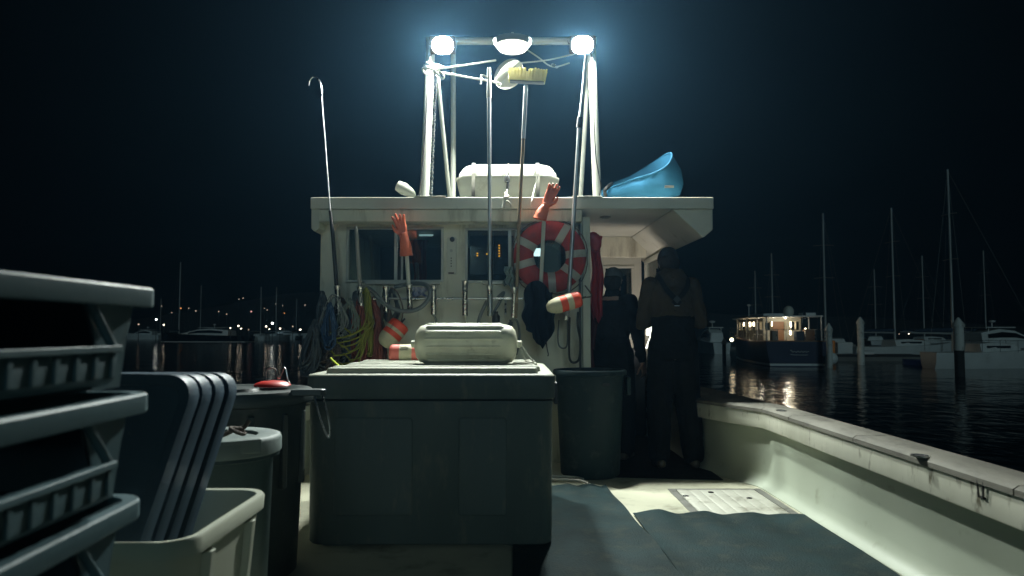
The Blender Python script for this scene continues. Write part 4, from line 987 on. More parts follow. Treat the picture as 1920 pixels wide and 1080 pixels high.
hose('strap_loop', [at(1068, 595, 6.42), at(1067, 640, 6.42), at(1068, 672, 6.42), at(1076, 680, 6.42), at(1086, 672, 6.42), at(1088, 640, 6.42), at(1083, 610, 6.42), at(1084, 585, 6.44)], .010, M_blk, 'black rubber strap hanging in a narrow loop beside the doorway')
hose('strap_loop', [at(1048, 600, 6.46), at(1046, 640, 6.46), at(1052, 652, 6.46), at(1062, 650, 6.46), at(1064, 630, 6.46), at(1064, 600, 6.46)], .007, M_hose, 'grey cord hanging in a loop under the orange banded buoy')
# blue and white cloth tucked behind the hose
o = drape('tucked_rag', at(772, 548, 6.46).x, at(800, 548, 6.46).x, at(780, 538, 6.46).z, lambda s: at(780, 556, 6.46).z - .01 * math.sin(s * 8), 6.46, mat('blue_white_cloth', (.10, .14, .32), .8, col2=(.6, .6, .58), scale=12, amt=1), 'blue and white rag tucked behind the grey hose loop', 'rag', seed=31, amp=.015, nn=24, mm=14)
# dark bottle-like thing behind the fender
b = MB(); p = at(930, 597, 6.40); b.lathe([(.03, 0), (.034, .01), (.034, .08), (.018, .10), (.018, .12)], p - V(0, 0, .06), 20); tag(b.build('small_bottle', M_blk, None), 'small dark bottle hanging on the wall behind the boat hook', 'bottle')

# ================================================================ ON THE ROOF
# life raft canister in its cradle
ra, rb = at(858, 340, 7.0), at(1046, 340, 7.0); rcx = (ra.x + rb.x) / 2; rw = rb.x - ra.x; ry = 7.05; rd = .58
raft = tag(empty('life_raft_canister', (rcx, ry, ZR)), 'white fibreglass life raft canister strapped down on the cabin roof', 'life raft')
zb0 = ZR + .035; zmid = at(950, 334, 6.8).z; ztp = at(950, 307, 6.85).z
b = MB(); b.loft([[v for v in rrect(rw - i, rd - i, r_, z, rcx, ry, 7)] for z, i, r_ in ((zb0, .16, .10), (zb0 + .02, .09, .12), (zmid - .05, .01, .14), (zmid - .004, 0, .14), (zmid - .002, -.012, .145), (zmid + .014, -.012, .145), (zmid + .016, .0, .14))]); b.build('canister_base', M_raft, raft, sharp=50)
b = MB(); b.loft([[v for v in rrect(rw - i, rd - i, r_, z, rcx, ry, 7)] for z, i, r_ in ((zmid + .018, .03, .14), (zmid + .06, .045, .14), (ztp - .035, .11, .13), (ztp - .012, .16, .12), (ztp, .24, .10))]); b.build('canister_top', M_raft, raft, sharp=50)
for px in (888, 1008):
    b = MB(); x = at(px, 340, 6.8).x; b.loft([[Vector((x + dx, y, z)) for dx in (-.016, .016)] + [Vector((x + dx, y * 1.0, z - .004)) for dx in (.016, -.016)] for y, z in ((ry - rd / 2 - .012, zb0), (ry - rd / 2 - .012, zmid + .03), (ry - rd / 2 + .05, ztp - .002), (ry - rd / 2 + .12, ztp + .006), (ry + rd / 2 - .1, ztp + .006), (ry + rd / 2 + .01, zmid))]); b.build('strap', M_tape, raft)
for x in (rcx - rw * .33, rcx + rw * .33):
    b = MB(); b.box((x, ry, ZR + .018), (.05, rd, .032)); b.build('cradle', M_steel, raft, bevel=.004)
# lashing with hook hanging over the roof edge
yf_ = ry - rd / 2 - .03
b = MB(); b.tube(cr([at(953, 308, yf_ + .1), at(954, 320, yf_), at(953, 330, yf_)], 4), .008, 8); b.build('lashing_cord', M_rope_w, raft)
b = MB(); p = at(951, 336, yf_ - .01); b.lathe([(.018, -.03), (.026, -.02), (.026, .02), (.016, .035)], p, 16); p2 = at(952, 350, yf_ - .01); b.ell(p2, (.016, .014, .045)); b.build('lashing_cleat', M_blk, raft)
b = MB(); pts = [at(951, 356, yf_ - .02), at(948, 366, 6.36), at(945, 376, 6.34), at(943, 390, 6.33), at(949, 378, 6.33), at(957, 382, 6.33), at(956, 392, 6.34)]
b.tube(cr(pts, 5), .0075, 8); b.tube(cr([at(947, 362, 6.6), at(953, 368, 6.36), at(944, 371, 6.34), at(951, 375, 6.34), at(944, 379, 6.34)], 5), .009, 8); b.build('painter_line', M_rope_w, raft)
b = MB(); b.tube(cr([at(1008, 330, 6.72), at(1003, 350, 6.70), at(998, 372, 6.36), at(995, 388, 6.35)], 5), .006, 8); tag(b.build('lashing_tail', M_rope_w, None), 'loose cream cord tail hanging over the roof edge left of the raised glove', 'cord')

# kayak: bow up and pointing aft on the starboard side of the roof
kay = tag(empty('kayak', (1.2, 7.6, ZR)), 'bright blue plastic kayak lying on the starboard roof edge with its bow raised', 'kayak')
def kring(c, w, hgt, dip, sh=0, n=10, th=.012):
    """open U section: outer then inner; c = keel point"""
    o_, i_ = [], []
    for k in range(n + 1):
        a = math.pi * (k / n); x = -math.cos(a) * w; z = hgt - math.sin(a) ** .65 * hgt
        o_.append(Vector((c.x + x + sh * (z / max(hgt, .01)), c.y, c.z + z)))
        i_.append(Vector((c.x + x * (1 - th / max(w, .03)) + sh * (z / max(hgt, .01)), c.y, c.z + max(z, th + dip) if z < hgt * .98 else c.z + z)))
    return o_ + i_[::-1]
# axis runs from forward-port (low) to aft-starboard (raised bow)
K = []
KS = [((1112, 366, 7.5), (1116, 365, 7.75), (1108, 371, 7.6)), ((1150, 350, 7.25), (1148, 344, 7.7), (1146, 373, 7.4)), ((1185, 337, 7.05), (1182, 331, 7.55), (1186, 374, 7.25)),
      ((1215, 328, 6.92), (1212, 313, 7.38), (1220, 375, 7.1)), ((1238, 319, 6.85), (1234, 299, 7.22), (1248, 374, 7.0)), ((1252, 309, 6.82), (1248, 290, 7.05), (1275, 366, 6.9)), ((1259, 298, 6.85), (1256, 287, 6.92), (1282, 345, 6.88)), ((1260, 291, 6.87), (1259, 288, 6.89), (1277, 318, 6.88))]
rings = []
for n_, f_, k_ in KS:
    n_, f_, k_ = at(*n_), at(*f_), at(*k_); k_.z = max(k_.z, ZR + .012); M_ = (n_ + f_) / 2; H_ = (n_ - f_) / 2; D_ = k_ - M_; o_, i_ = [], []
    for q in range(11):
        a = math.pi * q / 10; e_ = (.8, .8, .8, .85, 1.0, 1.25, 1.5, 1.6)[len(rings)]; ca = math.copysign(abs(math.cos(a)) ** (1.6 - e_ * .5 if e_ < 1 else e_), math.cos(a)); sa = max(0, math.sin(a)) ** e_
        pp = M_ + H_ * ca + D_ * sa; pp.z = max(pp.z, ZR + .006); o_.append(pp)
        g_ = 1 - .014 / max(.03, H_.length); g2 = 1 - .014 / max(.05, D_.length); pi_ = M_ + H_ * ca * g_ + D_ * sa * g2; pi_.z = max(pi_.z, ZR + .012); i_.append(pi_)
    rings.append(o_ + i_[::-1])
b = MB(); b.loft(rings, True, True); hullk = b.build('kayak_hull', M_blue, kay, sharp=60)
b = MB(); pts = [r[0] for r in rings] + [r[10] for r in rings][::-1]
b.tube(cr(pts, 4), .009, 10); b.build('gunwale_bead', M_blue, kay)
p = at(1255, 350, 6.83); b = MB(); b.box(p, (.085, .006, .022), rot=.0); b.build('label_plate', M_tape, kay, bevel=.002)
b = MB(); b.tube(cr([at(1136, 371, 7.3), at(1134, 358, 7.25), at(1141, 349, 7.3), at(1147, 344, 7.6)], 5), .018, 8); b.build('kayak_strap', M_blk, kay)

# radar reflector disc hung in lines
dc = at(954, 139, 6.95); dn = Vector((-.45, -.85, .15)).normalized()
rr = tag(empty('radar_reflector', dc - V(0, 0, .16)), 'round cream radar reflector disc strung between the gantry legs on white lines', 'radar reflector')
b = MB(); b.lathe([(.001, -.006), (.150, -.006), (.155, -.003), (.155, .003), (.150, .006), (.001, .006)], dc, 40, dn); b.build('disc', M_raft, rr)
ax1 = dn.cross(V(0, 0, 1)).normalized(); ax2 = dn.cross(ax1).normalized(); dg = (ax1 * .7 + ax2 * .7)
M3 = Matrix((dg.normalized(), dn, dg.cross(dn).normalized())).transposed()
b = MB()
for s in (-1, 1): b.loft([[dc + M3 @ Vector((.15 * math.cos(a), s * (.007 + q), .0 + t)) for t in (-.002, .002) for _ in (0,)] + [dc + M3 @ Vector((.15 * math.cos(a), s * (.007), .0 + t)) for t in (.002, -.002)] for a, q in [(math.pi * k / 16, .12 * math.sin(math.pi * k / 16) + .001) for k in range(17)]])
b.build('cross_plate', M_raft, rr)
kn = at(806, 131, 6.80)
def line(name, pts, r, label, m=M_rope_w):
    b = MB(); b.tube(cr(pts, 5), r, 7); return tag(b.build(name, m, None), label, 'line')
line('rigging_line', [kn, at(860, 124, 6.85), at(930, 113, 6.92)], .009, 'upper white line tied from the port gantry leg to the reflector disc')
line('rigging_line', [kn + V(0, -.03, -.02), at(860, 142, 6.85), at(932, 155, 6.88), at(936, 160, 6.88)], .011, 'lower white line tied from the port gantry leg to the reflector disc')
line('rigging_line', [at(976, 118, 6.95), at(1030, 112, 6.95), at(1098, 96, 6.9)], .007, 'white line from the reflector disc up to the starboard gantry leg')
line('rigging_line', [at(983, 90, 7.0), at(1010, 108, 7.0), at(1028, 122, 7.0), at(1044, 125, 7.0), at(1068, 118, 7.0)], .007, 'slack white line with a snap hook drooping right of the dome light')
b = MB(); b.tube(cr([kn + V(-.05, -.05, .02), kn + V(.0, -.07, .03), kn + V(.04, -.05, .0), kn + V(.03, .03, -.03), kn + V(-.05, .04, -.02), kn + V(-.055, -.05, 0), kn + V(.03, -.07, -.02), kn + V(.09, -.05, -.03), kn + V(.135, -.05, -.075), kn + V(.12, -.05, -.10), kn + V(.09, -.05, -.07), kn + V(.05, -.06, -.02), kn + V(.13, -.04, .01), kn + V(.07, -.04, .03), kn + V(-.03, -.05, .05)], 6), .010, 8)
tag(b.build('rope_knot', M_rope_w, None), 'bulky white rope knot tied round the port gantry leg below the floodlight', 'knot')
b = MB(); p = at(1032, 122, 6.99); b.tube(cr([p, p + V(.03, 0, -.015), p + V(.05, 0, -.005), p + V(.03, 0, .01), p], 5), .006); b.ell(p + V(.06, 0, -.02), (.02, .015, .012)); tag(b.build('snap_hook', M_steel, None), 'small steel snap hook on the slack line by the starboard floodlight', 'hook')
# chain hanging down the port leg: individual links in one chain
b = MB(); p0, p1 = at(817, 140, 6.76), at(808, 364, 6.76); nl = 46
for k in range(nl):
    c = p0 + (p1 - p0) * (k / (nl - 1)); d = (p1 - p0).normalized(); sd = V(1, 0, 0) if k % 2 else V(.5, -.86, 0); pts = []
    for j in range(10):
        a = 2 * math.pi * j / 10; pts.append(c + d * (.019 * math.cos(a)) + sd * (.0125 * math.sin(a)))
    b.tube(pts, .0042, 6, closed=True)
tag(b.build('chain', M_steel, None), 'steel link chain hanging down beside the thick port gantry leg', 'chain')
# ================================================================ PEOPLE
def hand(b, wr, d, pn, sc=1.0, curl=.6, flip=1):
    """hand grown into mesh b: wrist wr, pointing d, palm normal pn (fingers curl towards pn)"""
    d = Vector(d).normalized(); pn = Vector(pn); pn = (pn - d * pn.dot(d)).normalized(); ac = d.cross(pn).normalized() * flip
    for k in range(4): b.cap_(wr + ac * (k - 1.5) * .012 * sc, .015 * sc, wr + d * .085 * sc + ac * (k - 1.5) * .019 * sc, .0125 * sc)
    for k, L_ in enumerate((.062, .074, .080, .070)):
        p = wr + d * .088 * sc + ac * (k - 1.5) * .0205 * sc; a = .15
        for q, f, r0, r1 in ((0, .46, .0098, .0088), (1, .32, .0088, .0082), (2, .24, .0082, .007)):
            a += curl * (.5 + .25 * q); v = d * math.cos(a) + pn * math.sin(a) + ac * (k - 1.5) * .04; e = p + v.normalized() * L_ * f * sc
            b.cap_(p, r0 * sc, e, r1 * sc, 10); p = e
    p = wr + d * .025 * sc + ac * .03 * sc
    for v, L_, r0, r1 in ((d * .7 + ac * .8 + pn * .4, .042, .0145, .012), (d * .9 + ac * .2 + pn * .5, .032, .0115, .010), (d * .8 + pn * .8, .024, .0098, .008)):
        e = p + v.normalized() * L_ * sc; b.cap_(p, r0 * sc, e, r1 * sc, 10); p = e
def person(name, loc, rz, H, pose, label, mats, hat):
    """standing figure facing +Y in its own frame"""
    root = tag(empty(name, loc, rz), label, 'person')
    s = H / 1.78
    def S_(x, y, z): return Vector((x, y, z)) * s
    hipz = .93; ty = pose.get('lean', .02)
    hipL, hipR = S_(-.095, 0, hipz), S_(.095, 0, hipz)
    kL, kR = S_(-.125, .04, .50), S_(.13, .03, .50)
    aL, aR = S_(-.14, -.01, .09), S_(.15, -.04, .09)
    chest = S_(0, ty * .8, 1.30); shz = 1.445
    shL, shR = S_(-.185, ty, shz), S_(.185, ty, shz)
    elL, elR = [S_(*e) for e in pose['el']]; wrL, wrR = [S_(*e) for e in pose['wr']]
    nk = S_(0, ty + .01, 1.50); hd = S_(pose.get('hx', 0), ty + .04 + pose.get('bow', 0), 1.645 - pose.get('bow', 0) * .35)
    tilt = Matrix.Rotation(-pose.get('nod', 0), 3, 'X') @ Matrix.Rotation(pose.get('turn', 0), 3, 'Z')
    def torso(b, g=0.0, z0=.86, z1=1.5):
        secs = [(.86, .175, .125, 0), (.93, .182, .130, 0), (1.02, .172, .108, .0), (1.10, .150, .105, ty * .3), (1.20, .168, .115, ty * .6), (1.32, .190, .125, ty * .8), (1.40, .200, .115, ty), (1.455, .165, .095, ty), (1.50, .075, .07, ty)]
        secs = [q for q in secs if z0 - .001 <= q[0] <= z1 + .001]
        b.loft([[S_(0, yy, z) + Vector(((w + g) * s * math.cos(a), (d + g) * s * math.sin(a), 0)) for a in [2 * math.pi * j / 24 for j in range(24)]] for z, w, d, yy in secs])
    b = MB(); torso(b)
    b.cap_(nk - V(0, 0, .05) * s, .062 * s, hd - V(0, .01, .06) * s, .056 * s)
    b.ell(hd + V(0, -.01, .02) * s, Vector((.077, .096, .100)) * s, 20, 14, tilt); b.ell(hd + tilt @ V(0, .025, -.055) * s, Vector((.058, .068, .062)) * s, 16, 10, tilt)
    b.cap_(hd + tilt @ V(0, .085, .0) * s, .012 * s, hd + tilt @ V(0, .112, -.03) * s, .015 * s); b.cap_(hd + tilt @ V(-.028, .082, -.068) * s, .009 * s, hd + tilt @ V(.028, .082, -.068) * s, .009 * s)
    b.cap_(hd + tilt @ V(-.045, .078, .022) * s, .012 * s, hd + tilt @ V(.045, .078, .022) * s, .012 * s)
    for e in (-1, 1): b.ell(hd + tilt @ V(.080 * e, -.005, -.01) * s, Vector((.010, .020, .033)) * s, 10, 8, tilt)
    for sh, el, wr in ((shL, elL, wrL), (shR, elR, wrR)):
        b.cap_(sh, .055 * s, el, .042 * s); b.cap_(el, .042 * s, wr, .028 * s)
    hand(b, wrL, wrL - elL + S_(*pose.get('hdl', (0, 0, 0))), S_(*pose['pn'][0]), s, pose.get('curl', .5), 1)
    hand(b, wrR, wrR - elR + S_(*pose.get('hdr', (0, 0, 0))), S_(*pose['pn'][1]), s, pose.get('curl', .5), -1)
    for h, k, a in ((hipL, kL, aL), (hipR, kR, aR)):
        b.cap_(h, .085 * s, k, .055 * s); b.cap_(k, .055 * s, a, .038 * s); b.cap_(a - V(0, .04, .05) * s, .026 * s, a + V(0, .10, -.045) * s, .022 * s)
    body = b.build(name + '_body', M_skin, root, local=True); remesh(body, .0075, 2)
    for e in (-1, 1): b = MB(); b.ell(hd + tilt @ V(.032 * e, .083, .005) * s, Vector((.012, .010, .009)) * s); b.build('eye', M_blk, root, local=True)
    # top garment
    b = MB(); torso(b, .022, .93 if not pose.get('long') else .86, 1.455)
    b.cap_(S_(-.12, ty, 1.43), .075 * s, S_(.12, ty, 1.43), .075 * s); b.lathe([(.085 * s, -.03), (.078 * s, .02), (.070 * s, .045), (.06 * s, .045)], nk + V(0, 0, .012 if pose.get('long') else -.02) * s, 20)
    if pose.get('hood'): b.ell(nk + V(0, -.075, -.01) * s, Vector((.13, .065, .10)) * s, 16, 10); b.tube([nk + V(-.11, -.0, .03) * s, nk + V(-.07, -.06, .055) * s, nk + V(.07, -.06, .055) * s, nk + V(.11, -.0, .03) * s], .036 * s, 12)
    for sh, el, wr in ((shL, elL, wrL), (shR, elR, wrR)):
        b.cap_(sh, .082 * s, el, .062 * s); m_ = el + (wr - el) * .88; b.cap_(el, .062 * s, m_, .044 * s)
        for q in (.2, .45, .7): c = el + (wr - el) * q; b.ell(c, Vector((.058, .058, .05)) * s)
    if pose.get('long'):
        b.loft([[Vector((w * s * math.cos(a), d * s * math.sin(a), z * s)) for a in [2 * math.pi * j / 24 for j in range(24)]] for z, w, d in ((.76, .215, .155), (.80, .21, .152), (.95, .195, .142), (1.1, .18, .13))])
    o = b.build('jacket' if pose.get('long') else 'sweatshirt', mats[0], root, local=True); remesh(o, .010, 4, .022, .07)
    # trousers / bib
    b = MB(); torso(b, .032, .86, 1.10 if pose.get('long') else 1.20)
    for h, k, a in ((hipL, kL, aL), (hipR, kR, aR)):
        b.cap_(h + V(0, 0, .02), .130 * s, k, .112 * s); b.cap_(k, .112 * s, a + V(0, 0, .03) * s, .095 * s); b.ell(a + V(0, .01, .06) * s, Vector((.088, .095, .05)) * s)
        b.ell((k + a) / 2 + V(0, -.01, -.06) * s, Vector((.09, .09, .05)) * s)
    if not pose.get('long'):
        b.loft([[S_(x * w, -.118 + ty + yy, z) for x, yy in ((-1, .0), (-.5, -.028), (0, -.036), (.5, -.028), (1, .0), (.9, .03), (-.9, .03))] for z, w in ((1.08, .165), (1.2, .135), (1.29, .07), (1.33, .035))])
    o = b.build('trousers' if pose.get('long') else 'bib_trousers', mats[1], root, local=True); remesh(o, .010, 4, .02, .09)
    if not pose.get('long'):
        b = MB()
        for e in (-1, 1):
            pts = cr([S_(e * .03, ty - .165, 1.30), S_(-e * .02, ty - .168, 1.345), S_(-e * .09, ty - .155, 1.42), S_(-e * .125, ty - .10, 1.50), S_(-e * .13, ty, 1.535), S_(-e * .12, ty + .09, 1.48), S_(-e * .10, ty + .15, 1.38), S_(-e * .10, ty + .15, 1.22)], 6)
            rings = []
            for i, p in enumerate(pts):
                t = (pts[min(i + 1, len(pts) - 1)] - pts[max(i - 1, 0)]).normalized(); outv = (p - S_(p.x / s * .6, ty, p.z / s - .02)); outv = (outv - t * outv.dot(t)).normalized(); w = t.cross(outv)
                rings.append([p + w * .02 * s * x + outv * .004 * y for x, y in ((-1, -1), (1, -1), (1, 1), (-1, 1))])
            b.loft(rings)
        b.build('braces', mats[1], root, local=True)
        b = MB(); b.box(S_(0, ty - .176, 1.335), (.05, .006, .05), M=Matrix.Rotation(R(45), 3, 'Y')); b.build('brace_patch', M_blk, root, local=True, bevel=.002)
        b = MB(); b.box(S_(-.0, ty - .170, 1.285), (.045, .004, .006)); b.build('brace_buckle', M_steel, root, local=True)
    for a in (aL, aR):
        b = MB(); b.cap_(a + V(0, 0, .12) * s, .062 * s, a, .058 * s); b.cap_(a + V(0, -.05, -.045) * s, .045 * s, a + V(0, .16, -.052) * s, .038 * s); b.ell(a + V(0, .06, -.04) * s, Vector((.052, .13, .045)) * s)
        for v in b.v: v.z = max(v.z, .016)
        o = b.build('boot', M_boot, root, local=True); remesh(o, .009, 2)
    b = MB()
    if hat == 'beanie':
        b.ell(hd + tilt @ V(0, -.012, .045) * s, Vector((.086, .106, .088)) * s, 28, 14, tilt); b.v = [v if (v - hd).z > -.01 * s else v + V(0, 0, (-.01 * s - (v - hd).z)) for v in b.v]
        o = b.build('beanie', M_beanie, root, local=True); remesh(o, .006, 3, .006, .02)
    else:
        b.ell(hd + tilt @ V(0, -.012, .048) * s, Vector((.092, .114, .094)) * s, 28, 14, tilt)
        b.loft([[hd + tilt @ (V(x, .08 + y, .045 - y * .25 + z) * s) for x, y in ((-.07, 0), (-.06, .05), (-.03, .078), (.03, .078), (.06, .05), (.07, 0))] for z in (0, .006)])
        o = b.build('cap', M_cap2, root, local=True); remesh(o, .006, 3)
    b = MB(); b.ell(hd + tilt @ V(0, -.03, -.01) * s, Vector((.092, .094, .100)) * s, 20, 12, tilt); o = b.build('hair', M_hair, root, local=True); remesh(o, .007, 2, .008, .02)
    if pose.get('slim'): root.scale = (pose['slim'], .95, 1)
    return root
person('person', (at(1262, 600, 6.34).x, 6.34, 0), R(4), 1.88, dict(slim=.92, lean=.05, bow=.035, nod=R(28), hood=True, el=[(-.262, .05, 1.15), (.262, .04, 1.16)], wr=[(-.12, .27, 1.17), (.10, .28, 1.16)], pn=[(0, -1, -.3), (0, -1, -.3)], hdl=(.1, 0, 0), hdr=(-.1, 0, 0), curl=.5),
       'person seen from behind in brown hooded sweatshirt and dark bib trousers, head bowed', (M_brown, M_bib), 'cap')
person('person', (at(1148, 600, 6.75).x, 6.80, 0), R(-28), 1.74, dict(slim=.92, lean=.03, bow=.01, nod=R(8), turn=R(-10), long=True, el=[(-.27, -.02, 1.13), (.28, -.03, 1.14)], wr=[(-.26, .06, .88), (.30, .06, .89)], pn=[(1, .2, 0), (-1, .2, 0)], curl=.4),
       'person in a long black jacket and grey knit beanie standing in the doorway, facing forward', (M_jacket, M_bib), 'beanie')
# ================================================================ WATER, SHORE AND MARINA
wm = bpy.data.materials.new('harbour_water'); wm.use_nodes = True
n = wm.node_tree.nodes; l = wm.node_tree.links; bs = n['Principled BSDF']
bs.inputs['Base Color'].default_value = (.003, .008, .009, 1); bs.inputs['Roughness'].default_value = .10; bs.inputs['IOR'].default_value = 1.33
tc = n.new('ShaderNodeTexCoord'); hh = None
for sc_, st, w_ in ((.55, (1, .9, 1), .055), (2.4, (1, .7, 1), .022), (9, (1, .8, 1), .0045)):
    mp = n.new('ShaderNodeMapping'); mp.inputs['Scale'].default_value = (st[0] * sc_, st[1] * sc_, 1); l.new(tc.outputs['Object'], mp.inputs[0])
    no = n.new('ShaderNodeTexNoise'); no.inputs['Scale'].default_value = 1; no.inputs['Detail'].default_value = 2; l.new(mp.outputs[0], no.inputs['Vector'])
    mu = n.new('ShaderNodeMath'); mu.operation = 'MULTIPLY'; mu.inputs[1].default_value = w_; l.new(no.outputs[0], mu.inputs[0])
    if hh is None: hh = mu
    else:
        ad = n.new('ShaderNodeMath'); l.new(hh.outputs[0], ad.inputs[0]); l.new(mu.outputs[0], ad.inputs[1]); hh = ad
bp = n.new('ShaderNodeBump'); bp.inputs['Strength'].default_value = 1; bp.inputs['Distance'].default_value = 1; l.new(hh.outputs[0], bp.inputs['Height']); l.new(bp.outputs[0], bs.inputs['Normal'])
b = MB(); b.add([(-340, -30, WATER), (340, -30, WATER), (340, 330, WATER), (-340, 330, WATER)], [(0, 1, 2, 3)]); tag(b.build('water', wm, None), kind='structure')
# hill behind the far shore
M_hill = mat('dark_hillside', (.03, .035, .03), .95, scale=.05)
def hillz(x, y):
    t = min(1, max(0, (y - 215) / 110)); prof = 14 + 9 * math.sin(x * .012 + 1.2) + 4 * math.sin(x * .05); k = 1 / (1 + math.exp((x - 40) / 60))
    return WATER - .2 + 1.4 * min(1, max(0, (y - 212) / 3)) + t ** .8 * prof * (.25 + .75 * k)
vs = []; nx, ny = 60, 14
for j in range(ny + 1):
    for i in range(nx + 1):
        x = -330 + 660 * i / nx; y = 211 + 112 * j / ny; vs.append(V(x, y, hillz(x, y)))
b = MB(); b.add(vs, [(j * (nx + 1) + i, j * (nx + 1) + i + 1, (j + 1) * (nx + 1) + i + 1, (j + 1) * (nx + 1) + i) for j in range(ny) for i in range(nx)]); tag(b.build('hillside', M_hill, None), kind='structure')

M_white = mat('yacht_white', (.80, .82, .79), .4, scale=1, dirt=(.5, .5, .46), dscale=2, dlo=.6, dhi=.85)
M_ynavy = mat('navy_hull', (.006, .012, .050), .45, spec=.25, scale=1)
M_mast = mat('dull_mast_metal', (.50, .52, .50), .5, .3, scale=1)
M_dock = mat('dock_concrete', (.20, .20, .18), .8, scale=2)
M_pile = mat('white_pile_sleeve', (.74, .76, .71), .55, scale=2, dirt=(.25, .25, .2), dscale=3)
M_pilet = mat('tarred_pile', (.03, .028, .025), .8)
M_teak = mat('teak_trim', (.28, .14, .06), .5)
M_canvas = mat('dark_canvas', (.03, .05, .08), .8)
M_win = mat('dark_tinted_window', (.01, .012, .015), .1)

# ---- piling
def piling(px, ytop, ybase, r, label, split=None, low=M_pile):
    w = onz(px, ybase, WATER); D = w.y; ztop = at(px, ytop, D).z; root = tag(empty('dock_piling', (w.x, D, WATER - .3)), label, 'piling', 'white capped dock pilings')
    zs_ = at(px, split, D).z if split else WATER + .02
    b = MB(); b.lathe([(r, WATER - .8), (r, zs_)], (w.x, D, 0), 20); b.build('pile_foot', low, root)
    b = MB(); b.lathe([(r + .01, zs_), (r + .01, ztop - .38)], (w.x, D, 0), 20); b.build('pile_sleeve', M_pile, root)
    b = MB(); b.lathe([(r + .05, ztop - .40), (r + .05, ztop - .30), (.03, ztop), (.001, ztop)], (w.x, D, 0), 20); b.build('pile_cap', M_pile, root)
    return root
piling(1615, 594, 684, .17, 'tall white piling with a pointed cap in open water right of the navy trawler')
piling(1800, 595, 706, .19, 'white piling with a dark tarred lower half in front of the nearest sailboat', split=657, low=M_pilet)
piling(1556, 606, 690, .13, 'slim white capped piling at the starboard quarter of the navy trawler')
piling(1358, 634, 672, .13, 'dark short piling between the small motorboat and the trawler bow', split=640, low=M_pilet)

# ---- navy trawler with lit saloon
s0 = onz(1437, 688.0, WATER); s1 = onz(1553, 688.3, WATER); mid = (s0 + s1) / 2; beam = (s1 - s0).length
ax = (s1 - s0).normalized(); rz = math.atan2(ax.y, ax.x) + R(0)
tr = tag(empty('trawler_yacht', mid, rz + R(-2)), 'navy hulled trawler yacht with warmly lit saloon windows moored on the right', 'yacht')
sc_ = beam / 3.4; B2 = beam / 2; Lh = 13.5
# local frame: x across, y forward; heading skewed so that the port side shows
sk = 0.0
def hx(y): return sk * y
def sect(y, k, z): return k * B2
secs = [(0, 1.0, 1.32), (3, 1.05, 1.28), (7, 1.0, 1.35), (10.5, .68, 1.6), (12.7, .25, 1.8), (13.6, .03, 1.9)]
def hullband(z0f, z1f, m, name, grow=0):
    b = MB(); rings = []
    for y, k, zt in secs:
        za, zc = zt * z0f, zt * z1f; w0 = k * B2 * (.86 + .14 * z0f) + grow; w1 = k * B2 * (.86 + .14 * z1f) + grow
        rings.append([V(-w0 + hx(y), y, za), V(w0 + hx(y), y, za), V(w1 + hx(y), y, zc), V(-w1 + hx(y), y, zc)])
    b.loft(rings); return b.build(name, m, tr, local=True)
b = MB(); b.loft([[V(-k * B2 * .86 + hx(y), y, -.3), V(k * B2 * .86 + hx(y), y, -.3), V(k * B2 * .86 + hx(y), y, .06), V(-k * B2 * .86 + hx(y), y, .06)] for y, k, zt in secs]); b.build('boot_bottom', M_ynavy, tr, local=True)
b = MB(); b.loft([[V(-k * B2 * .87 + hx(y) - .012, y - .02, .062), V(k * B2 * .87 + hx(y) + .012, y - .02, .062), V(k * B2 * .88 + hx(y) + .012, y - .02, .17), V(-k * B2 * .88 + hx(y) - .012, y - .02, .17)] for y, k, zt in secs]); b.build('boot_stripe', M_white, tr, local=True)
hullband(.135, 1.0, M_ynavy, 'hull')
b = MB(); b.loft([[V(-k * B2 * 1.01 + hx(y), y - .03, zt + .002), V(k * B2 * 1.01 + hx(y), y - .03, zt + .002), V(k * B2 * 1.01 + hx(y), y - .03, zt + .06), V(-k * B2 * 1.01 + hx(y), y - .03, zt + .06)] for y, k, zt in secs]); b.build('cap_rail', M_teak, tr, local=True)
# script name and flourish on the transom
b = MB(); pts = []
for i in range(41):
    t = i / 40; pts.append(V(-.35 + .95 * t, -.028, .80 + .045 * math.sin(t * 34) * (1 - .5 * t) + (.05 * math.cos(t * 9) if t < .25 else 0)))
b.tube(pts, .012, 6); b.tube(cr([V(-.35, -.028, .66), V(0, -.028, .63), V(.55, -.028, .63)], 6), .010, 6); b.build('transom_lettering', M_white, tr, local=True)
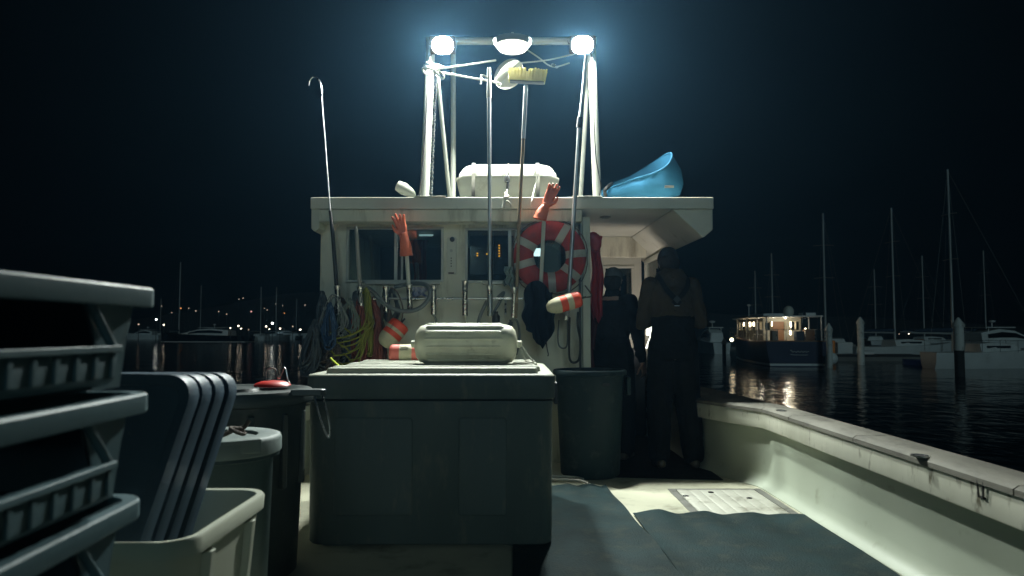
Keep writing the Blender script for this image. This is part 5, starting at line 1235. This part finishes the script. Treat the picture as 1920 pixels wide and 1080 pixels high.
# saloon: posts, windows lit from inside, roof
zr = at(1460, 594, mid.y).z - WATER; zd = 1.34
b = MB(); b.loft([[V(-B2 * .80 + hx(y), y, z_) if q == 0 else V(B2 * .80 + hx(y), y, z_) for q, z_ in ((0, zd - .1), (1, zd - .1), (1, zd + .02), (0, zd + .02))] for y in (.1, 9.5)]); b.build('side_deck', M_teak, tr, local=True)
hx0, hx1 = -B2 * .72, B2 * .55; y0_, y1_ = 2.3, 8.6
cab = MB(); hz0, hz1 = zd + .02, zr - .02; wz0_, wz1_ = zd + .58, zr - .22
def wallband(x0, y0, x1, y1, nwin, name='saloon_side'):
    """wall from point to point with window openings"""
    global cab
    d = V(x1 - x0, y1 - y0, 0); L_ = d.length; d.normalize(); nr = V(-d.y, d.x, 0) * .03
    xs = [0]; 
    for i in range(nwin): xs += [L_ * (i + .14) / nwin, L_ * (i + .86) / nwin]
    xs.append(L_)
    def seg(a, c, z0, z1): 
        p0, p1 = V(x0, y0, 0) + d * a, V(x0, y0, 0) + d * c
        cab.loft([[p0 + V(0, 0, z0), p1 + V(0, 0, z0), p1 + V(0, 0, z1), p0 + V(0, 0, z1)], [p0 + nr + V(0, 0, z0), p1 + nr + V(0, 0, z0), p1 + nr + V(0, 0, z1), p0 + nr + V(0, 0, z1)]])
    seg(0, L_, hz0, wz0_); seg(0, L_, wz1_, hz1)
    for i in range(0, len(xs) - 1, 2): seg(xs[i], xs[i + 1], wz0_, wz1_)
wallband(hx0 + hx(y0_), y0_, hx0 + hx(y1_), y1_, 7); wallband(hx1 + hx(y1_), y1_, hx1 + hx(y0_), y0_, 6); wallband(hx1 + hx(y0_), y0_, hx0 + hx(y0_), y0_, 3); wallband(hx0 + hx(y1_), y1_, hx1 + hx(y1_), y1_, 3)
cab.build('saloon_wall', mat('cream_saloon_paint', (.6, .58, .46), .5), tr, local=True)
b = MB(); b.loft([[V(-B2 * 1.0 + hx(y) + g, y, zr + z), V(B2 * .92 + hx(y) - g, y, zr + z), V(B2 * .92 + hx(y) - g, y, zr + z + .07), V(-B2 * 1.0 + hx(y) + g, y, zr + z + .07)] for y, g, z in ((-.1, .12, 0), (.3, 0, .0), (4.5, 0, .02), (9.3, .15, .0), (9.8, .4, -.02))]); b.build('saloon_roof', M_white, tr, local=True)
b = MB(); b.loft([[V(-.9 + hx(y), y, zr + .08), V(.4 + hx(y), y, zr + .08), V(.3 + hx(y), y, zr + .26), V(-.8 + hx(y), y, zr + .26)] for y in (3.5, 7.5)]); b.box((1.0, 1.5, zr + .16), (.7, .8, .16)); b.build('roof_box', M_white, tr, local=True, bevel=.03)
b = MB(); b.lathe([(.20, 0), (.27, .12), (.28, .28), (.22, .44), (.11, .53), (.001, .56)], (.05, 1.6, zr + .08), 24); b.build('satellite_dome', M_raft, tr, local=True)
b = MB(); b.tube([(-1.2, 5.5, zr + .08), (-1.2, 5.5, zr + .75)], .03); b.ell((-1.2, 5.5, zr + .8), (.12, .12, .06)); b.build('roof_light', M_white, tr, local=True)
b = MB(); b.tube([(.45, 1.0, zr - 1.3), (.60, .6, zr + .55)], .02); b.loft([[V(.55 + .02 * i, .7 + .05 * math.sin(i * 1.3), zr + .5 - .03 * i), V(.55 + .02 * i, .7 + .05 * math.sin(i * 1.3) + .01, zr + .5 - .03 * i), V(.56 + .035 * i, .75 + .06 * math.sin(i), zr - .05 - .02 * i), V(.56 + .035 * i, .74 + .06 * math.sin(i), zr - .05 - .02 * i)] for i in range(8)]); b.build('furled_flag', M_canvas, tr, local=True)
for x, y in ((-B2 * .92, .25), (B2 * .85, .25), (-B2 * .92, 2.4), (-B2 * .92, 5.0), (-B2 * .92, 7.6), (B2 * .85, 2.4)):
    b = MB(); b.tube([(x + hx(y), y, zd), (x + hx(y), y, zr + .0)], .035); b.build('roof_post', M_white, tr, local=True)
b = MB()
for i in range(16):
    y = .1 + i * .62; b.tube([(-B2 * .98 + hx(y), y, zd), (-B2 * .98 + hx(y), y, zd + .62)], .014, 6)
for z in (.62, .34): b.tube([(-B2 * .98 + hx(.1), .1, zd + z), (-B2 * .98 + hx(9.4), 9.4, zd + z + .1)], .014, 6)
for i in range(7): b.tube([(-B2 * .95 + i * B2 * .31, .05, zd), (-B2 * .95 + i * B2 * .31, .05, zd + .62)], .014, 6)
b.tube([(-B2 * .98, .05, zd + .62), (B2 * .95, .05, zd + .62)], .016, 6); b.build('rail', M_steel, tr, local=True)
# things on the aft deck: covers, door, cushions
for x, w, h, m, nm in ((-.95, .34, .55, M_dock, 'deck_cover'), (.35, .42, .50, M_canvas, 'deck_cover'), (.85, .5, .62, M_teak, 'deck_chair')):
    b = MB(); b.box((x, .8, zd + h / 2 + .03), (w, .5, h)); b.build(nm, m, tr, local=True, bevel=.04)
b = MB(); b.box((-.35 + hx(2.2), 2.25, (hz0 + wz1_) / 2), (.62, .04, wz1_ - hz0)); b.build('saloon_door', M_teak, tr, local=True, bevel=.01)
# lamps glowing in the saloon
for x, y, z in ((-1.0, 7.6, .85), (-.95, 6.3, .8), (-1.0, 5.0, .85), (-.3, 3.6, .8), (.55, 3.2, .7), (.5, 5.0, .8)):
    b = MB(); xx = x * sc_ * 1.1 + hx(y); b.lathe([(.05, -.16), (.075, -.10), (.06, .10), (.03, .16)], (xx, y, wz0_ + z * (wz1_ - wz0_)), 12); b.build('saloon_lamp', E_warm, tr, local=True)
for y in (3.4, 6.6):
    la = bpy.data.lights.new('saloon_glow', 'POINT'); la.energy = 15; la.shadow_soft_size = .1; la.color = (1, .9, .7)
    lo = bpy.data.objects.new('saloon_glow', la); COL.objects.link(lo); lo.parent = tr; lo.location = (-.3 + hx(y), y, wz1_ - .05)
la = bpy.data.lights.new('cockpit_glow', 'POINT'); la.energy = 24; la.shadow_soft_size = .1; la.color = (1, .92, .74)
lo = bpy.data.objects.new('cockpit_glow', la); COL.objects.link(lo); lo.parent = tr; lo.location = (-.2, 1.3, zr - .18)
b = MB(); b.lathe([(.05, 0), (.06, -.04), (.001, -.06)], (-.2, 1.3, zr - .03), 12); b.build('cockpit_lamp', E_warm, tr, local=True)
for x, z, y in ((-.15, 1.72, .6), (.72, 1.85, .9)): b = MB(); b.lathe([(.04, 0), (.055, .06), (.045, .22), (.001, .25)], (x, y, z - .05), 12); b.build('table_lamp', E_warm, tr, local=True)
la = onz(1376, 660, WATER)
b = MB(); q = at(1372, 637, 44); b.ell(q, (.10, .10, .10)); tag(b.build('pedestal_lamp', E_warm, None), 'small warm dock lamp by the bow of the navy trawler', 'lamp')

# ---- sailboats
def sailboat(px, ybase, ytop, L, rz, label, mpx=None, hull_m=M_white, boom=True, stays=True, cover=M_canvas, fade=1, mr=.07):
    w = onz(px, ybase, WATER); D = w.y; top = at(mpx or px, ytop, D).z - WATER; root = tag(empty('sailboat', w, rz), label, 'sailboat', 'sailboats moored in the marina')
    B = L * .15
    b = MB(); rings = []
    for t, k, zt in ((-.5, .62, .82), (-.3, .88, .80), (0, 1, .84), (.25, .78, .92), (.42, .35, 1.02), (.5, .02, 1.10)):
        x = t * L; rings.append([V(x, -B * k * .55, -.25), V(x, B * k * .55, -.25), V(x, B * k * .9, .25), V(x, B * k, zt), V(x, -B * k, zt), V(x, -B * k * .9, .25)])
    b.loft(rings); b.build('hull', hull_m, root, local=True, sharp=50)
    b = MB(); b.loft([[V(x, -w_, z0), V(x, w_, z0), V(x, w_ * .8, z1), V(x, -w_ * .8, z1)] for x, w_, z0, z1 in ((-L * .12, B * .6, .82, 1.25), (0, B * .62, .84, 1.32), (L * .18, B * .5, .86, 1.22), (L * .26, B * .3, .88, .98))]); b.build('coachroof', hull_m, root, local=True, bevel=.03)
    b = MB(); b.box((L * .03, 0, 1.08), (L * .2, B * 1.12, .12)); b.build('cabin_window', M_win, root, local=True)
    mx = L * .08
    if mpx: 
        pm = at(mpx, ybase, D); mx = 0
        loc = Matrix.Rotation(-rz, 3, 'Z') @ (V(pm.x, w.y, 0) - V(w.x, w.y, 0)); mx, my = loc.x, loc.y
    else: my = 0
    b = MB(); b.tube([(mx, my, .85), (mx, my, top)], [mr, mr * .7], 10); b.build('mast', M_mast, root, local=True)
    b = MB()
    for z in (.5, .75): b.tube([(mx, my - B * .55, .85 + (top - .85) * z), (mx, my, .85 + (top - .85) * z + .05), (mx, my + B * .55, .85 + (top - .85) * z)], .018, 6)
    if stays:
        for e in ((L * .49, 0, 1.1), (-L * .49, 0, .85), (mx - .1, B * .9, .85), (mx - .1, -B * .9, .85)): b.tube([e, (mx, my, top - .05)], .006, 5)
    b.build('rigging', M_mast, root, local=True)
    if boom:
        b = MB(); b.tube([(mx, my, 1.75), (mx - L * .36, my, 1.80)], .05, 8); b.build('boom', M_mast, root, local=True)
        b = MB(); b.tube(cr([(mx - .1, my, 1.95), (mx - L * .12, my, 1.93), (mx - L * .33, my, 1.90)], 4), [.13] * 4 + [.11] * 4 + [.07], 10); b.build('sail_cover', cover, root, local=True)
    if D < 50:
        for i in range(7):
            x = -L * .46 + L * .9 * i / 6; k = B * (.95 if abs(x) < L * .3 else .6)
            for e in (-1, 1): b = MB(); b.tube([(x, e * k, .82), (x, e * k, 1.42)], .012, 5); b.build('stanchion', M_steel, root, local=True)
        for e in (-1, 1): b = MB(); b.tube([(-L * .46, e * B * .6, 1.40), (-L * .3, e * B * .93, 1.40), (L * .28, e * B * .93, 1.40), (L * .44, e * B * .6, 1.40)], .007, 5); b.build('lifeline', M_steel, root, local=True)
    return root
sailboat(1852, 690, 318, 6.6, R(8), 'nearest white sailboat on the right, its tall mast topping every other', mpx=1789, mr=.075)
sailboat(1690, 671, 390, 8.5, R(14), 'white sailboat between the two tall white pilings', mpx=1679, mr=.085)
sailboat(1562, 664, 400, 9.5, R(75), 'sailboat whose pale mast rises right beside the stern of the navy trawler', mpx=1549, mr=.10)
sailboat(1455, 655, 475, 9, R(80), 'sailboat with a faint mast rising behind the dome of the navy trawler', mpx=1450, mr=.09)
sailboat(1423, 650, 508, 9, R(84), 'sailboat with a short faint mast behind the forward end of the trawler', mpx=1418, mr=.09)
sailboat(1640, 652, 505, 9, R(70), 'distant sailboat with a dim mast just right of the open water piling', mpx=1643, mr=.08)
sailboat(1738, 655, 480, 9, R(20), 'distant sailboat with a dim mast left of the nearest sailboat', mpx=1734, mr=.08)
sailboat(1890, 652, 470, 9, R(12), 'distant sailboat whose dim mast stands near the right edge of the view', mpx=1850, mr=.08)
for px, yb, yt, mr_, lab in ((335, 640, 492, .13, 'left-hand sailboat with the tallest pale mast, behind the long dark motor yacht'),
                       (375, 636, 535, .10, 'sailboat with a faint mast behind the cabin top of the dark motor yacht'),
                       (488, 638, 538, .12, 'left of two sailboats with dim masts midway between the dark yacht and the fishing boat'),
                       (517, 638, 538, .13, 'right of two sailboats with dim masts midway between the dark yacht and the fishing boat'),
                       (555, 636, 560, .10, 'sailboat with a short dim mast closest to the port corner of the fishing boat cabin'),
                       (300, 634, 560, .10, 'sailboat with a short dim mast at the far left above the bins')):
    sailboat(px, yb, yt, 9, R(random.uniform(60, 110)), lab, mpx=px, mr=mr_)
# ---- small motorboats
def motorboat(px, yb, L, rz, label, hull_m, zs_=1.0, dark=False):
    w = onz(px, yb, WATER); root = tag(empty('motorboat', w, rz), label, 'motorboat'); B = L * .16
    b = MB(); b.loft([[V(x * L, -B * k * .8, -.2), V(x * L, B * k * .8, -.2), V(x * L, B * k, zt * zs_), V(x * L, -B * k, zt * zs_)] for x, k, zt in ((-.5, .9, 1.0), (-.1, 1, 1.15), (.25, .78, 1.35), (.43, .3, 1.5), (.5, .03, 1.55))]); b.build('hull', hull_m, root, local=True)
    b = MB(); b.loft([[V(x * L, -B * k * .82, -.2), V(x * L, B * k * .82, -.2), V(x * L, B * k * .84, .10), V(x * L, -B * k * .84, .10)] for x, k in ((-.502, .91), (-.1, 1.01), (.25, .79), (.43, .31), (.502, .04))]); b.build('waterline_stripe', M_white, root, local=True)
    sm = M_white
    b = MB(); b.loft([[V(x * L, -w_ * B, 1.05 * zs_), V(x * L, w_ * B, 1.05 * zs_), V(x * L, w_ * .85 * B, z1 * zs_), V(x * L, -w_ * .85 * B, z1 * zs_)] for x, w_, z1 in ((-.30, .7, 1.9), (-.12, .75, 2.25), (.04, .72, 2.1), (.20, .6, 1.5), (.30, .4, 1.25))]); b.build('superstructure', sm, root, local=True, sharp=25)
    b = MB(); b.loft([[V(x * L, -w_ * B, z0 * zs_), V(x * L, w_ * B, z0 * zs_), V(x * L, w_ * .97 * B, z1 * zs_), V(x * L, -w_ * .97 * B, z1 * zs_)] for x, w_, z0, z1 in ((-.24, .70, 1.45, 1.8), (-.10, .72, 1.5, 2.0), (.04, .70, 1.5, 1.9), (.15, .62, 1.35, 1.55))]); b.build('side_window', M_win, root, local=True)
    b = MB(); b.box((-.12 * L, 0, 2.4 * zs_), (.3 * L, B * 1.5, .07)); b.tube([(-.25 * L, B * .6, 1.1), (-.22 * L, B * .6, 2.4 * zs_)], .04); b.tube([(-.25 * L, -B * .6, 1.1), (-.22 * L, -B * .6, 2.4 * zs_)], .04); b.build('hardtop', sm, root, local=True)
    b = MB(); b.tube([(-.1 * L, 0, 2.43 * zs_), (-.1 * L, 0, 2.9 * zs_)], .04); b.ell((-.1 * L, 0, 2.95 * zs_), (.25, .25, .1)); b.build('radar', sm, root, local=True)
    return root
M_yd = mat('near_black_hull', (.008, .008, .010), .25)
motorboat(385, 641, 15.5, R(176), 'long low dark hulled motor yacht moored across the water on the left', M_yd)
motorboat(1332, 662, 5.2, R(96), 'small white motorboat just right of the bowed person', M_white, .9)
motorboat(1880, 664, 9, R(10), 'white motorboat with hardtop far right behind the nearest sailboat', M_white, .9)
motorboat(270, 636, 9, R(168), 'white motorboat half hidden at the far left beyond the bins', M_white, .9)
motorboat(540, 633, 11, R(15), 'pale motorboat at the far dock left of the fishing boat cabin', M_white, .8)
# ---- docks
def dock(px0, px1, yb, wd, label, h=.38):
    a, c = onz(px0, yb, WATER), onz(px1, yb, WATER); L_ = (c - a).length; r = math.atan2(c.y - a.y, c.x - a.x); root = tag(empty('floating_dock', (a + c) / 2, r), label, 'dock')
    b = MB(); b.box((0, wd / 2, h / 2 - .1), (L_, wd, h + .2)); b.build('float', M_dock, root, local=True, bevel=.03)
    b = MB()
    for e in (-.02, wd + .02): b.box((0, e, h - .05), (L_, .06, .14))
    b.build('rub_rail', M_pilet, root, local=True, bevel=.01)
    return root
dock(1556, 1735, 677, 1.6, 'floating dock running from the trawler stern towards the nearest sailboat')
dock(1310, 1400, 655, 1.6, 'floating dock behind the small white motorboat')
dock(1580, 1960, 655, 1.8, 'far floating dock behind the sailboats on the right')
dock(180, 640, 632.5, 2, 'long far floating dock across the water on the left')
# dock clutter
def dock_box(px, yb, w, h, m, label, base=.38, nm='dock_box', cat='dock box'):
    p = onz(px, yb, WATER); p = p + V(0, .6, base)
    b = MB(); b.loft([[v for v in rrect(w, .5, .05, p.z + z, p.x, p.y)] for z in (0.0, h * .8)]); b.loft([[v for v in rrect(w + .05 - i, .55 - i, .05, p.z + z, p.x, p.y)] for z, i in ((h * .8 + .002, 0), (h * .93, 0), (h, .1))]); return tag(b.build(nm, m, None, bevel=.008), label, cat)
dock_box(1632, 676, .9, .22, M_white, 'low white dock box beside the foot of the open water piling')
dock_box(1590, 674, 1.0, .75, M_white, 'tall white dock box left of the open water piling')
dock_box(1568, 676, .22, .9, mat('orange_plastic', (.75, .25, .02), .5), 'upright orange dock cabinet at the trawler stern corner', nm='dock_cabinet', cat='cabinet')
dock_box(1732, 668, .5, .9, M_teak, 'brown dock cabinet left of the nearest sailboat', nm='dock_cabinet', cat='cabinet')
dock_box(1875, 655, .5, 1.2, M_red, 'red dock cabinet at the right behind the nearest sailboat', nm='dock_cabinet', cat='cabinet')
b = MB(); p = at(1561, 672, 38.5); b.ell(p, (.26, .26, .30)); b.tube([p + V(0, 0, .28), p + V(0, 0, .8)], .02); tag(b.build('round_fender', M_white, None), 'round white fender hanging at the trawler starboard quarter', 'fender')
b = MB(); w = onz(1718, 684, WATER); b.loft([[V(w.x + x * k, w.y + y, z) for x, z in ((-.45, WATER - .1), (.45, WATER - .1), (.5, WATER + .28), (-.5, WATER + .28))] for y, k in ((-.9, 1), (.3, 1.0), (1.2, .3))]); tag(b.build('dinghy', mat('blue_dinghy', (.02, .05, .25), .4), None, bevel=.03), 'low blue dinghy floating before the dock left of the nearest sailboat', 'dinghy')

# ---- lamps on the shore and docks
E_l = {'w': emi('lamp_white', (1, .90, .70), 6), 'd': emi('lamp_dim', (1, .82, .62), .9), 'o': emi('lamp_orange', (1, .40, .12), 1.6), 'b': emi('lamp_cool', (.9, .97, .9), 12), 'p': emi('lamp_pink', (1, .55, .5), 1.4)}
names = {'w': 'bright white', 'd': 'dim warm', 'o': 'orange', 'b': 'brilliant cool white', 'p': 'pinkish'}
def shorelamp(px, py, kind, r, label):
    if py > 596: D = 118 + (px % 7)
    else: D = 222
    p = at(px, py, D)
    if D > 200:
        y = 222
        for _ in range(120):
            q = at(px, py, y)
            if hillz(q.x, y) > q.z - 3.5: break
            y += .8
        p = at(px, py, y); base = hillz(p.x, y)
    else: base = WATER + .28
    r *= .72
    root = tag(empty('shore_lamp', (p.x, p.y, base)), label, 'lamp', 'lamps across the water')
    b = MB(); b.tube([(p.x, p.y, base - .3), (p.x, p.y, p.z - r)], .05, 6); b.lathe([(.001, r * 1.3), (r * 1.3, r * .9), (r * 1.2, r * .7)], p, 10); b.build('lamp_post', M_pilet, root)
    b = MB(); b.ell(p, (r, r, r * .9), 10, 8); b.build('lamp_globe', E_l[kind], root)
LS = [(303, 574, 'd', .24, 'upper white lamp above the bow of the dark yacht'), (339, 578, 'o', .30, 'orange hillside lamp just right of the tallest left mast'), (354, 578, 'd', .22, 'dim hillside lamp next right of the orange one'),
      (367, 583, 'd', .26, 'warm hillside lamp above the windscreen of the dark yacht'), (322, 586, 'd', .18, 'faint lamp just left of the tallest left mast'), (293, 599, 'b', .21, 'wide bright lamp left above the dark yacht bow'),
      (307, 609, 'w', .17, 'bright low lamp at the dark yacht bow'), (260, 608, 'd', .17, 'dim lamp beside the corner of the topmost bin'), (410, 584, 'd', .22, 'faint lamp over the yacht cabin'),
      (425, 589, 'd', .22, 'faint lamp a little right of the yacht cabin'), (448, 561, 'd', .20, 'left lamp of the highest hillside pair'), (456, 559, 'd', .26, 'right lamp of the highest hillside pair'),
      (471, 584, 'p', .32, 'pinkish hillside lamp halfway to the fishing boat'), (447, 611, 'w', .19, 'bright lamp at the stern of the dark yacht, upper of three'), (432, 615, 'w', .14, 'bright lamp at the stern of the dark yacht, left of three'),
      (452, 616, 'w', .15, 'bright lamp at the stern of the dark yacht, lowest of three'), (466, 618, 'd', .12, 'tiny lamp right of the yacht stern'), (499, 612, 'w', .19, 'bright lamp left of the brightest shore light'),
      (511, 606, 'b', .24, 'brightest shore light of all, between the two dim masts'), (505, 617, 'w', .14, 'small lamp under and left of the brightest shore light'), (525, 616, 'w', .18, 'bright lamp right of the brightest shore light'),
      (549, 612, 'd', .14, 'small dim lamp left of the rope hanks'), (563, 618, 'w', .20, 'warm bright lamp closest to the rope hanks'), (572, 572, 'd', .26, 'hillside lamp closest to the cabin wall'),
      (496, 578, 'd', .20, 'left lamp of a faint hillside trio'), (501, 581, 'd', .20, 'lowest lamp of a faint hillside trio'), (517, 570, 'd', .18, 'upper lamp beside the right dim mast'), (530, 573, 'd', .18, 'faint hillside lamp right of the dim masts'),
      (533, 587, 'o', .20, 'faint orange lamp right of the dim masts'), (1704, 626, 'w', .11, 'bright small lamp between the two right-hand tall masts'), (1686, 626, 'd', .10, 'dim small lamp beside the mast of the sailboat between the pilings')]
for px, py, k, r, lab in LS: shorelamp(px, py, k, r, names[k] + ' ' + lab if not any(lab.startswith(w) for w in ('bright', 'dim', 'orange', 'faint', 'pink', 'warm', 'wide')) else lab)

# ---- air
hz = bpy.data.materials.new('night_haze'); hz.use_nodes = True; n = hz.node_tree.nodes; n.remove(n['Principled BSDF'])
pv = n.new('ShaderNodeVolumePrincipled'); pv.inputs['Color'].default_value = (.25, .58, .95, 1); pv.inputs['Density'].default_value = .0014; pv.inputs['Anisotropy'].default_value = .76
hz.node_tree.links.new(pv.outputs[0], n['Material Output'].inputs['Volume'])
b = MB(); b.bb(-345, 345, -35, 335, WATER - 1.6, 42); o = b.build('haze', hz, None, smooth=False); tag(o, kind='stuff'); o.display_type = 'WIRE'
